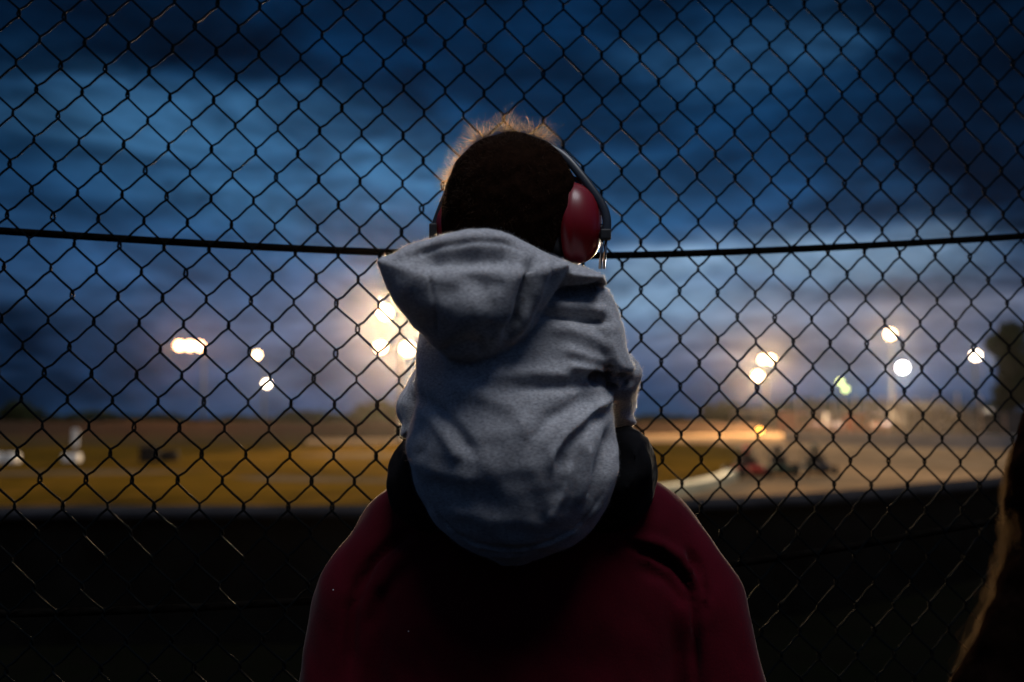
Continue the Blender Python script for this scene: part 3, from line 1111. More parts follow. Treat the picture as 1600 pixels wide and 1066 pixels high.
mb = MB()
mb.tube([np.array(cR) + np.array(aR) * .042 + np.array([0, 0, -.004]), at(938, 366, 1.14), at(944, 367, 1.138)], .0022, 8)
world_child(mb.build('yoke_pin', M_pad, None, True), ears)
mb = MB()
mb.box(at(677, 362, 1.24), (.010, .012, .02), 0, .002)
world_child(mb.build('clamp', M_pad, None, False), ears)

# ================================================================== ADULT
def shirt_mat():
    m = mat('mat_crimson_shirt', (.047, .0007, .005), .9, spec=.08, noise=(14, .18), bump=(260, .0008), sheen=.05)
    t = m.node_tree
    nb = NB(t)
    bs = t.nodes['Principled BSDF']
    src = bs.inputs['Base Color'].links[0].from_socket
    co = nb.n('ShaderNodeTexCoord').outputs['Object']
    vo = nb.n('ShaderNodeTexVoronoi')
    vo.inputs['Scale'].default_value = 34
    nb.put(vo.inputs['Vector'], co)
    sel = nb.n('ShaderNodeSeparateColor')
    nb.put(sel.inputs[0], vo.outputs['Color'])
    spot = nb.m('MULTIPLY', nb.m('LESS_THAN', vo.outputs['Distance'], .03), nb.m('GREATER_THAN', sel.outputs[0], .72))
    nb.put(bs.inputs['Base Color'], nb.mix(spot, src, (.75, .72, .7)))
    return m


M_shirt = shirt_mat()
M_adult_skin = mat('mat_adult_skin', (.38, .2, .13), .5, noise=(25, .12))
M_jeans = mat('mat_dark_jeans', (.02, .024, .035), .85, noise=(12, .3), bump=(200, .001))
adult = empty('person', (at(828, 900, 1.28)[0], 1.28, 0), 'broad adult in crimson long sleeved shirt carrying the toddler on the shoulders', 'person')
lo, hi = at(440, 1500, 1.25), at(1230, 700, 1.25)
G = Grid((lo[0], 1.02, lo[2]), (hi[0], 1.58, hi[2]), .0055)
rows = [(715, 735, 900, 1.31, .05), (735, 680, 970, 1.31, .075), (750, 625, 1030, 1.305, .095), (772, 585, 1065, 1.30, .11), (810, 560, 1092, 1.30, .12), (860, 558, 1093, 1.295, .125), (930, 552, 1092, 1.29, .13),
        (1066, 550, 1088, 1.29, .13), (1200, 556, 1082, 1.29, .13), (1400, 560, 1075, 1.29, .135), (1480, 570, 1065, 1.29, .13)]
G.join(G.loft(outline(rows, 1.25), 2.5), 0)
for s_ in (-1, 1):
    X = lambda l, r_: l if s_ < 0 else r_
    sh = at(X(645, 1010), 838, 1.29)
    mid = at(X(578, 1075), 940, 1.27)
    elb = at(X(528, 1138), 1130, 1.25)
    G.join(G.cone(sh, mid, .074, .074), .012)
    G.join(G.cone(mid, elb, .074, .062), .008)
    wr_ = at(X(680, 960), 1040, 1.47)
    G.join(G.cone(elb, wr_, .05, .036), .012)
lim = outline([(700, 600, 1050, 0, 0), (740, 640, 1010, 0, 0), (755, 615, 1037, 0, 0), (785, 578, 1072, 0, 0), (815, 556, 1097, 0, 0), (840, 540, 1115, 0, 0), (870, 521, 1132, 0, 0), (900, 506, 1149, 0, 0), (930, 494, 1162, 0, 0), (960, 485, 1173, 0, 0),
               (1010, 474, 1187, 0, 0), (1066, 469, 1194, 0, 0), (1200, 468, 1196, 0, 0), (1600, 450, 1210, 0, 0)], 1.27)
lim.sort()
zz = [r[0] for r in lim]
xl_ = np.interp(G.ax[2], zz, [r[1] for r in lim])[None, None, :]
xr_ = np.interp(G.ax[2], zz, [r[2] for r in lim])[None, None, :]
dl = np.maximum(xl_ - .010 - G.X, G.X - xr_ - .010) * .8 + 0 * G.Y
G.cut(-dl, .03)
A = G.mesh('shirt', 3)
# sleeve seams and drag folds across the back
A.stroke([(648, 822), (612, 848), (580, 880), (560, 915), (549, 950), (546, 1066)], 9, -8)
A.stroke([(980, 850), (1020, 862), (1056, 884), (1080, 920), (1087, 960), (1086, 1066)], 7, -8)
A.stroke([(985, 838), (1030, 850), (1064, 872), (1090, 905)], 8, 5)
A.stroke([(1075, 858), (1092, 885), (1102, 925), (1098, 965)], 6, -6)
A.stroke([(1000, 885), (1040, 905), (1078, 950)], 10, -4)
A.stroke([(660, 840), (620, 880), (585, 930)], 12, 4)
A.stroke([(640, 880), (600, 930), (575, 990)], 12, -3)
A.lumps(40, 2.0, 11).lumps(110, .5, 12)
A.build('shirt', M_shirt, adult)
# body
G = Grid((lo[0] + .06, 1.06, .02), (hi[0] - .06, 1.58, at(800, 400, 1.36)[2]), .006)
hc_ = at(800, 560, 1.36)
G.join(G.ell(hc_, (.078, .098, .112)), 0)
G.join(G.ell(hc_ + np.array([0, .035, -.06]), (.06, .062, .07)), .03)
G.join(G.cone(hc_ + np.array([0, .09, -.01]), hc_ + np.array([0, .105, -.04]), .01, .014), .01)
for s_ in (-1, 1):
    G.join(G.ell(hc_ + np.array([s_ * .08, 0, -.02]), (.012, .02, .032)), .008)
    G.cut(G.ell(hc_ + np.array([s_ * .03, .1, .0]), (.018, .014, .01)), .008)
G.join(G.cone(hc_ - UPV * .07, at(815, 770, 1.31), .058, .07), .03)
G.join(G.loft(outline([(740, 700, 950, 1.305, .06), (790, 630, 1020, 1.3, .09), (900, 610, 1040, 1.29, .1), (1200, 610, 1040, 1.29, .1), (1480, 610, 1040, 1.29, .105)], 1.25), 2.4), .03)
hipz = .86
cx = at(828, 1000, 1.28)[0]
for s_ in (-1, 1):
    X = lambda l, r_: l if s_ < 0 else r_
    sh, mid, elb, wr_ = at(X(640, 1015), 830, 1.29), at(X(575, 1092), 925, 1.27), at(X(532, 1132), 1108, 1.25), at(X(690, 950), 1036, 1.47)
    G.join(G.cone(sh, mid, .045, .045), .02)
    G.join(G.cone(mid, elb, .045, .036), .012)
    G.join(G.cone(elb, wr_, .036, .027), .012)
    G.join(G.cone(wr_, wr_ + np.array([-s_ * .05, .02, .03]), .03, .034), .012)
    G.join(G.cone(np.array([cx + s_ * .10, 1.29, hipz]), np.array([cx + s_ * .12, 1.30, .48]), .085, .055), .03)
    G.join(G.cone(np.array([cx + s_ * .12, 1.30, .48]), np.array([cx + s_ * .13, 1.28, .08]), .055, .038), .02)
    # hands holding the child's ankles: five fingers each, part of the body surface
    w0 = wr_ + np.array([-s_ * .05, .02, .03])
    for k in range(4):
        q0 = w0 + np.array([-s_ * .01, .018 - k * .006, .030 - k * .023])
        q1 = q0 + np.array([-s_ * (.040 - .004 * abs(k - 1)), .012, .004])
        q2 = q1 + np.array([-s_ * .018, -.022, .0])
        G.join(G.cone(q0, q1, .0105, .0098), .003)
        G.join(G.cone(q1, q2, .0098, .0085), .003)
    G.join(G.cone(w0 + np.array([0, -.02, .02]), w0 + np.array([-s_ * .018, -.034, .048]), .012, .0105), .004)
    G.join(G.cone(w0 + np.array([-s_ * .018, -.034, .048]), w0 + np.array([-s_ * .038, -.030, .058]), .0105, .009), .003)
G.mesh('body', 1).build('body', M_adult_skin, adult)
G = Grid((cx - .32, 1.1, .0), (cx + .32, 1.48, .98), .008)
G.join(G.ell((cx, 1.29, .9), (.21, .145, .13)), 0)
for s_ in (-1, 1):
    G.join(G.cone((cx + s_ * .10, 1.29, hipz), (cx + s_ * .12, 1.30, .48), .105, .075), .03)
    G.join(G.cone((cx + s_ * .12, 1.30, .48), (cx + s_ * .13, 1.28, .07), .075, .06), .02)
G.mesh('jeans', 2).lumps(40, 2.5, 4).build('jeans', M_jeans, adult)
for s_ in (-1, 1):
    G = Grid((cx + s_ * .13 - .08, 1.14, -.005), (cx + s_ * .13 + .08, 1.5, .13), .006)
    G.join(G.ell((cx + s_ * .13, 1.33, .04), (.05, .14, .04)), 0)
    G.join(G.ell((cx + s_ * .13, 1.26, .07), (.045, .05, .05)), .03)
    G.mesh('boot', 2).build('boot', M_shoe, adult)
M_hair2 = mat('mat_adult_hair', (.05, .03, .02), .7, noise=(120, .4))
G = Grid(hc_ - .14, hc_ + .15, .006)
G.join(G.ell(hc_ + np.array([0, -.004, .006]), (.085, .104, .116)), 0)
G.cut(G.ell(hc_ + np.array([0, .10, -.07]), (.1, .09, .1)), .01)
G.mesh('hair', 2).build('hair', M_hair2, adult)

# ================================================================== PERSON AT THE RIGHT EDGE
M_coat = mat('mat_black_coat', (.005, .005, .006), 1.0, spec=.0, noise=(20, .3), bump=(150, .001))
M_long = hair_mat('mat_long_hair', (.024, .011, .004), .45, .035)
WY = .92
wc = at(1762, 738, WY)
woman = empty('person', (wc[0], WY, 0), 'person with long wavy brown hair and a black coat, standing beside the fence', 'person')
G = Grid((wc[0] - .30, WY - .22, 0.62), (wc[0] + .34, WY + .24, wc[2] + .15), .007)
G.join(G.ell(wc, (.074, .092, .108)), 0)
G.join(G.ell(wc + np.array([0, .035, -.055]), (.055, .058, .064)), .03)
G.join(G.cone(wc + np.array([0, .085, -.01]), wc + np.array([0, .1, -.035]), .009, .012), .01)
for s_ in (-1, 1):
    G.join(G.ell(wc + np.array([s_ * .07, 0, -.02]), (.01, .018, .03)), .008)
    G.cut(G.ell(wc + np.array([s_ * .028, .094, .0]), (.016, .012, .009)), .008)
G.join(G.cone(wc - UPV * .07, wc - UPV * .2, .05, .055), .03)
G.join(G.loft([(wc[2] - .86, wc[0] - .11, wc[0] + .11, WY, .07), (wc[2] - .5, wc[0] - .10, wc[0] + .10, WY, .065), (wc[2] - .34, wc[0] - .09, wc[0] + .10, WY, .06), (wc[2] - .22, wc[0] - .05, wc[0] + .05, WY, .045)]), .03)
G.mesh('body', 2).build('body', M_skin, woman)
G = Grid((wc[0] - .34, WY - .24, 0.0), (wc[0] + .36, WY + .26, wc[2] - .12), .009)
G.join(G.loft([(.02, wc[0] - .15, wc[0] + .15, WY, .10), (.5, wc[0] - .17, wc[0] + .17, WY, .12), (wc[2] - .7, wc[0] - .17, wc[0] + .17, WY, .12), (wc[2] - .38, wc[0] - .14, wc[0] + .17, WY, .115), (wc[2] - .28, wc[0] - .11, wc[0] + .15, WY, .09), (wc[2] - .17, wc[0] - .07, wc[0] + .07, WY, .06)]), 0)
for s_ in (-1, 1):
    G.join(G.cone((wc[0] + s_ * .13, WY, wc[2] - .36), (wc[0] + s_ * .17, WY + .02, wc[2] - .64), .055, .05), .02)
    G.join(G.cone((wc[0] + s_ * .17, WY + .02, wc[2] - .64), (wc[0] + s_ * .10, WY + .17, wc[2] - .74), .05, .042), .02)
G.mesh('coat', 3).lumps(35, 3, 2).build('coat', M_coat, woman)
# dark under-layer of the hair plus strands
path = [(1762, 590, 0), (1696, 612, .0), (1648, 640, .0), (1608, 672, -.01), (1588, 718, -.015), (1580, 775, -.02), (1590, 835, -.025), (1588, 880, -.03), (1570, 930, -.04), (1551, 985, -.05), (1524, 1040, -.05), (1502, 1085, -.05), (1484, 1140, -.045)]
C0 = np.array([at(x, y, WY + o) for x, y, o in path])
M_hbase = mat('mat_hair_base', (.004, .002, .0015), 1.0, spec=.0, noise=(90, .5), bump=(160, .002))
G = Grid((C0[-1][0] - .06, WY - .2, C0[-1][2] - .06), (wc[0] + .16, WY + .2, wc[2] + .16), .006)
G.join(G.ell(wc + np.array([.0, -.008, .004]), (.092, .104, .118)), 0)
for k in range(3, len(path) - 1):
    off = np.array([.045 - .002 * k, -.01, 0])
    G.join(G.cone(C0[k] + off, C0[k + 1] + off, .042 - .0012 * k, .042 - .0012 * (k + 1)), .02)
G.join(G.cone(wc + np.array([.0, -.05, -.05]), wc + np.array([-.01, -.09, -.3]), .07, .07), .03)
G.cut(G.ell(wc + np.array([0, .11, -.06]), (.07, .07, .09)), .01)
G.mesh('hair_base', 2).lumps(90, 2, 9).build('hair_base', M_hbase, woman)
n, K = 2600, 26
s_ = np.linspace(0, 1, len(C0))
q = np.linspace(0, 1, K)
Cq = np.stack([np.interp(q, s_, C0[:, k]) for k in range(3)], 1)
for _ in range(3): Cq[1:-1] = (Cq[:-2] + 2 * Cq[1:-1] + Cq[2:]) / 4
depth = rng.random(n) ** 1.6
ang = rng.uniform(-1, 1, n)
P = np.zeros((n, K, 3))
ph = rng.integers(0, 26, n)
phv = rng.uniform(0, 6.28, 26)
spread = np.interp(q, [0, .15, .35, .65, 1], [.2, .75, 1, .85, .55])
for k in range(K):
    o = np.zeros((n, 3))
    o[:, 0] = depth * .10 * spread[k]
    o[:, 1] = ang * .06 * spread[k] * np.sqrt(1 - (1 - np.minimum(depth * 2, 1)) ** 2 + .05)
    wv = np.interp(q[k], [0, .35, .6, 1], [0, .002, .009, .012])
    o[:, 0] += wv * np.sin(q[k] * 34 + phv[ph]) + .3 * wv * np.sin(q[k] * 60 + ph)
    o[:, 1] += wv * np.cos(q[k] * 34 + phv[ph] * 1.7)
    P[:, k] = Cq[k] + o + rng.normal(size=(n, 3)) * .0004
endcut = .55 + .45 * rng.random(n)
for i in range(n):
    t_ = q * endcut[i]
    P[i] = np.stack([np.interp(t_, q, P[i, :, k]) for k in range(3)], 1)
P += np.cumsum(rng.normal(size=(n, K, 3)) * .0005, axis=1)
strands('hair', P, np.linspace(.00011, .00006, K), M_long, woman)

# ================================================================== FLOODLIGHT MASTS
M_pole = mat('mat_galvanised', (.09, .09, .09), .5, .7, noise=(3, .25))
M_house = mat('mat_lamp_housing', (.03, .03, .03), .8, .0, .05)
NL = [0]


def mast(px, Y, heads, label, top=None):
    """heads: (px, py, radius, colour, radiance, lens count)"""
    x = (px - 800) / F * Y
    pts = [at(hx, hy, Y) for hx, hy, *_ in heads]
    ztop = max(p[2] for p in pts) + .4
    t = empty('floodlight_mast', (x, Y, 0), label, 'floodlight', 'floodlight masts around the track')
    mb = MB()
    mb.lathe([(.30, 0), (.30, .25), (.17, .3), (.15, 1.5), (.085, ztop)], (0, 0, 0), (0, 0, 1), 12)
    mb.build('pole', M_pole, t, True)
    for (hx, hy, rad, colr, L, cnt), p in zip(heads, pts):
        NL[0] += 1
        lp = Vector(p) - Vector((x, Y, 0))
        mb = MB()
        mb.tube([(0, 0, lp.z - .1), (lp.x * .5, -.1, lp.z - .05), (lp.x, -.12, lp.z)], .05, 8)
        mb.build('crossarm', M_pole, t, True)
        aim = (Vector((0, 14, 0)) - Vector(p))
        aim.normalize()
        side = aim.cross(Vector((0, 0, 1))).normalized()
        for k in range(cnt):
            c_ = lp + Vector((0, -.35, 0)) + side * ((k - (cnt - 1) / 2) * rad * 2.25)
            mb = MB()
            mb.lathe([(rad * .35, -.45), (rad * .5, -.4), (rad * .9, -.12), (rad * 1.06, .0), (rad * 1.06, .06), (rad * 1.01, .06), (rad * .98, -.02)], c_, aim, 20)
            ho = mb.build('floodlight', M_house, t, True)
            mb = MB()
            mb.lathe([(rad * .96, .0), (rad * .9, .03), (rad * .6, .05), (rad * .02, .06)], c_, aim, 20)
            le = mb.build('lens', emit('mat_lamp_glow_%d' % NL[0], colr, 5 if colr == GREEN else 16), None, True)
            le.parent = ho
            al = bpy.data.lights.new('lamp_light', 'AREA')      # the lamp's own light, across its lens
            al.shape = 'DISK'
            al.size = rad * 1.9
            al.color = colr
            al.spread = R(44 if 626 == px else 150)
            al.energy = L * PI * PI * rad * rad
            ao = bpy.data.objects.new('lamp_light', al)
            col.objects.link(ao)
            ao.parent = t
            ao.location = c_ + aim * .08
            ao.rotation_euler = aim.to_track_quat('-Z', 'Y').to_euler()
    return t


WARM, WARMER, WHITE, COOL, GREEN = (1, .70, .40), (1, .56, .28), (1, .84, .62), (.92, .95, 1.0), (.85, 1.0, .35)
mast(318, 105, [(298, 541, .45, WARMER, 700, 3)], 'floodlight mast with a wide three lamp head, farthest left of the lit masts')
mast(413, 125, [(403, 555, .40, WARM, 600, 1), (418, 600, .42, WHITE, 800, 1)], 'slim floodlight mast with one lamp above another, second from the left')
mast(626, 72, [(603, 489, .48, WARM, 1050, 1), (596, 543, .38, WARM, 550, 1), (638, 546, .48, WARM, 1050, 1)], 'brightest floodlight mast with three lamps, partly hidden by the edge of the grey hood')
mast(1197, 105, [(1197, 562, .36, WARM, 5000, 2), (1183, 588, .46, WARM, 6000, 1)], 'floodlight mast with paired lamps above a single lower lamp, just right of the child')
mast(1316, 185, [(1312, 597, .45, GREEN, 500, 1), (1320, 608, .45, GREEN, 400, 1)], 'far floodlight mast with two small greenish yellow lamps')
mast(1394, 92, [(1389, 523, .42, WARM, 4600, 1), (1408, 575, .46, COOL, 2400, 1)], 'floodlight mast with a warm lamp high up and a cold white lamp below it')
mast(1524, 96, [(1522, 556, .42, WHITE, 1200, 1)], 'single lamp floodlight mast in front of the big dark tree')

# amber marker lamp by the far turn
p = at(1187, 673, 70)
am = empty('marker_lamp', (p[0], p[1], 0), 'small amber lamp on a short post beside the far turn', 'lamp')
mb = MB(); mb.lathe([(.09, 0), (.06, .05), (.05, p[2] - .12)], (0, 0, 0), (0, 0, 1), 10); mb.build('post', M_house, am, True)
mb = MB(); mb.lathe([(.06, -.12), (.12, -.09), (.15, 0), (.12, .09), (.04, .13)], (0, 0, p[2]), (0, 0, 1), 14); mb.build('lens', emit('mat_amber', (1, .40, .05), 14), am, True)

# ================================================================== TREES
M_bark = mat('mat_bark', (.05, .04, .03), .9, noise=(6, .3))
M_leaf = mat('mat_leaf', (.03, .04, .015), .9, spec=.03, noise=(1.5, .5))


def tree(x, y, hgt, rad, label, leaves=1600, lean=0.0, seed=1, low=.3, group=None, size=.16):
    r = np.random.default_rng(seed)
    t = empty('tree', (x, y, 0), label, 'tree', group)
    mb = MB()
    k = hgt * .6
    mb.tube([(0, 0, -.1), (lean * .1, 0, k * .4), (lean * .3, .1, k), (lean * .6, .1, hgt * .85)], [.07 * rad + .06, .05 * rad + .05, .03 * rad + .03, .02], 8)
    tips = []
    for i in range(9):
        a = r.uniform(0, 6.28)
        z0 = r.uniform(low, .75) * hgt
        e = np.array([math.cos(a) * rad * r.uniform(.5, .9), math.sin(a) * rad * r.uniform(.5, .9), min(hgt * .95, z0 + rad * r.uniform(.2, .7))])
        mb.tube([(0, 0, z0), tuple(e * .5 + np.array([0, 0, z0 * .45])), tuple(e)], [.03 * rad + .02, .02 * rad + .01, .01], 6)
        tips.append(e)
    mb.build('trunk', M_bark, t, True)
    cl_ = np.array(tips + [[r.normal() * rad * .5, r.normal() * rad * .5, hgt * r.uniform(low + .1, .95)] for _ in range(16)])
    cr_ = r.uniform(.22, .48, len(cl_)) * rad
    ii = r.integers(0, len(cl_), leaves)
    d = r.normal(size=(leaves, 3))
    d /= np.linalg.norm(d, axis=1)[:, None]
    pos = cl_[ii] + d * (cr_[ii] * r.random(leaves) ** .4)[:, None]
    pos[:, 2] = np.maximum(pos[:, 2], .2)
    vs, fs = [], []
    for i in range(leaves):
        a = r.normal(size=3); a /= np.linalg.norm(a)
        b_ = np.cross(a, r.normal(size=3)); b_ /= np.linalg.norm(b_)
        s2 = size * r.uniform(.6, 1.4)
        n0 = len(vs)
        vs += [pos[i] - a * s2, pos[i] + b_ * s2 * .5, pos[i] + a * s2, pos[i] - b_ * s2 * .5]
        fs.append((n0, n0 + 1, n0 + 2, n0 + 3))
    mb = MB(); mb.add(vs, fs)
    mb.build('crown', M_leaf, t, False)
    return t


def treeX(px, Y): return (px - 800) / F * Y


tree(treeX(1625, 42), 42, 5.6, 1.75, 'large dark tree standing behind the long haired person', 15000, .2, 3, .3, size=.12)
tree(treeX(34, 115), 115, 3.0, 2.3, 'round dark tree alone on the horizon at the far left', 2200, 0, 5, .15, size=.25)
for q, (px, h_, rd, lb) in enumerate(((562, 3.4, 2.0, 'low bushy tree at the outer end of the clump beside the brightest mast'), (590, 4.0, 2.6, 'broadest tree in the middle of the clump beside the brightest mast'),
                                      (618, 3.3, 2.2, 'tree of the clump nearest the child\'s grey sleeve'))):
    tree(treeX(px, 150), 150 + q * 3, h_, rd, lb, 1500, 0, 11 + q, .1, 'trees in the clump on the far horizon', .3)
tree(treeX(1124, 190), 190, 4.2, 3.4, 'low rounded dark tree at the end of the far hedge, just right of the child', 1500, 0, 21, .1, None, .4)
tree(treeX(462, 170), 170, 2.9, 1.6, 'small dark tree on the far horizon between two lit masts', 900, 0, 24, .1, None, .3)

# distant hedge line, one mass
mb = MB()
r = np.random.default_rng(5)
vs, fs = [], []
for i in range(16000):
    x = r.uniform(-190, 190)
    y = 240 + r.uniform(-3, 3)
    hh = 2.4 + .7 * math.sin(x * .11) + .5 * math.sin(x * .37 + 1) + (.6 if x > 40 else 0) + 2.6 * min(1, max(0, (x - 45) / 25))
    c_ = np.array([x, y, r.uniform(0, 1) ** .8 * hh])
    a = r.normal(size=3); a /= np.linalg.norm(a)
    b_ = np.cross(a, r.normal(size=3)); b_ /= np.linalg.norm(b_)
    s2 = r.uniform(.35, .8)
    n0 = len(vs)
    vs += [c_ - a * s2, c_ + b_ * s2 * .6, c_ + a * s2, c_ - b_ * s2 * .6]
    fs.append((n0, n0 + 1, n0 + 2, n0 + 3))
mb.add(vs, fs)
tag(mb.build('treeline', M_leaf, None, False), 'dark line of hedge and trees along the horizon', 'treeline', None, 'stuff')

# ================================================================== FAR SIDE: barrier, catch fence, sheds, parked vans
M_grey = mat('mat_far_barrier', (.15, .15, .16), .8, noise=(.6, .25))
far = empty('trackside_barrier', (20, 56, 0), 'grey barrier wall along the outside of the far turn on the right', 'wall')
fp = dense([gx(*q) for q in ((1225, 690), (1300, 694), (1400, 698), (1480, 700), (1600, 702), (1800, 706))], 50)
mb = MB(); vs, fs = ribbon(fp, [(-.12, 0), (-.08, .72), (.08, .72), (.12, 0)]); mb.add(vs, fs)
world_child(mb.build('barrier_face', M_grey, None, False), far)
M_post = mat('mat_pale_post', (.24, .18, .15), .7, noise=(2, .2))
cf = empty('catch_fence', (25, 62, 0), 'catch fence of tall pale posts above the grey barrier on the right', 'fence')
cpth = dense([(x + .5, y + 2.2) for x, y in fp], 22)
for i in range(2, 20):
    mb = MB()
    x, y = cpth[i]
    mb.tube([(x, y, 0), (x, y, 2.2), (x - .05, y - .12, 2.7 + .12 * ((i * 7) % 3))], .075, 8)
    world_child(mb.build('post', M_post, None, True), cf)
mb = MB()
for z in (.95, 1.7, 2.5):
    mb.tube([(x, y - .08, z) for x, y in cpth[2:20]], .02, 6)
world_child(mb.build('cable', M_cable, None, True), cf)

M_shedw = mat('mat_shed_wall', (.12, .085, .055), .8, noise=(.8, .2))
M_roof = mat('mat_shed_roof', (.04, .034, .03), .9, .0, .03)
M_dark = mat('mat_dark_opening', (.01, .01, .012), .4)


def shed(px, Y, wd, dp, h_, label, roofh=.7):
    t = empty('shed', ((px - 800) / F * Y, Y, 0), label, 'shed')
    mb = MB(); mb.box((0, 0, h_ / 2), (wd, dp, h_)); mb.build('wall', M_shedw, t)
    mb = MB()
    e = .25
    mb.add([(-wd / 2 - e, -dp / 2 - e, h_ + .005), (wd / 2 + e, -dp / 2 - e, h_ + .005), (wd / 2 + e, dp / 2 + e, h_ + .005), (-wd / 2 - e, dp / 2 + e, h_ + .005), (-wd / 2 - e, 0, h_ + roofh), (wd / 2 + e, 0, h_ + roofh)],
           [(0, 1, 5, 4), (2, 3, 4, 5), (0, 4, 3), (1, 2, 5), (3, 2, 1, 0)])
    mb.build('roof', M_roof, t)
    mb = MB(); mb.box((-wd * .22, -dp / 2 - .02, .98), (.95, .05, 1.95)); mb.build('door', M_dark, t)
    f_ = MB(); f_.box((wd * .2, -dp / 2 - .025, h_ * .58), (1.1, .06, .8)); fr = f_.build('window', M_post, t)
    f_ = MB(); f_.box((wd * .2, -dp / 2 - .06, h_ * .58), (.95, .03, .66)); pn = f_.build('pane', M_dark, None); pn.parent = fr
    return t


shed(1432, 78, 3.4, 3, 2.35, 'tan race control shed with a pitched roof behind the dust', .6)
shed(1176, 120, 4.6, 3, 2.2, 'low pale shed behind the amber lamp', .5)
shed(640, 165, 5.0, 3.5, 2.1, 'small pale shed beside the clump of trees', .7)

M_tyre = mat('mat_tyre', (.012, .012, .012), .9, spec=.03)
M_glassd = mat('mat_dark_glass', (.01, .012, .015), 1.0, spec=.0)
M_lampglass = mat('mat_headlamp_glass', (.3, .3, .29), .6, spec=.2)


def van(px, Y, colr, rz, label, tall=2.0):
    t = empty('parked_van', ((px - 800) / F * Y, Y, 0), label, 'van', 'vans parked behind the catch fence', rz)
    mp_ = mat('mat_van_paint', colr, .7, spec=.2, noise=(1, .12))
    mb = MB()
    prof = [(-2.3, .35), (2.2, .35), (2.35, .75), (2.25, 1.05), (1.5, 1.25), (.95, tall), (-2.2, tall), (-2.35, tall - .2), (-2.38, .6)]
    n0 = len(prof)
    for sx in (-.88, .88):
        mb.v += [(sx, a, z) for a, z in prof]
    mb.f += [tuple(range(n0)), tuple(range(n0, 2 * n0))[::-1]] + [(i, i + n0, (i + 1) % n0 + n0, (i + 1) % n0) for i in range(n0)]
    mb.build('body', mp_, t)
    for sx in (-.8, .8):
        for yy in (-1.45, 1.5):
            mb = MB(); mb.lathe([(.33, -.11), (.36, -.08), (.36, .08), (.33, .11)], (sx, yy, .36), (1, 0, 0), 16); wl = mb.build('wheel', M_tyre, t, True)
            mb = MB(); mb.lathe([(.19, -.125), (.2, .125)], (sx, yy, .36), (1, 0, 0), 12); rm = mb.build('rim', M_pole, None, True); rm.parent = wl
        mb = MB(); mb.box((sx * 1.105, .95, tall * .72), (.02, .9, .5)); mb.build('window', M_glassd, t)
        mb = MB(); mb.box((sx * .8, 2.31, .82), (.3, .08, .2), 0, .02); mb.build('headlight', M_lampglass, t)
    mb = MB(); mb.add([(-.8, 1.47, 1.30), (.8, 1.47, 1.30), (.7, 1.02, tall - .08), (-.7, 1.02, tall - .08)], [(0, 1, 2, 3)])
    for k, (x_, y_, z_) in enumerate(mb.v): mb.v[k] = (x_, y_ + .03, z_ + .02)
    mb.build('windscreen', M_glassd, t)
    return t


van(1255, 84, (.20, .06, .05), R(200), 'dull red van parked behind the barrier, nearest the amber lamp', 2.1)
van(1305, 88, (.30, .28, .27), R(170), 'pale grey van parked between the red vans')
van(1352, 82, (.28, .035, .02), R(190), 'bright red van parked beside the tan shed', 1.9)
van(1390, 90, (.07, .08, .11), R(100), 'dark blue van parked side on beside the tan shed', 2.0)
van(1500, 76, (.03, .03, .035), R(95), 'black van parked side on behind the last fence posts', 2.1)
van(1562, 74, (.035, .03, .03), R(85), 'black van parked under the big dark tree', 2.2)

# ================================================================== RACING KARTS with drivers
M_kblack = mat('mat_kart_frame', (.02, .02, .022), .7, .0, .2)
M_suit = mat('mat_race_suit', (.02, .022, .03), .8)
M_visor = mat('mat_visor', (.01, .01, .012), .08)


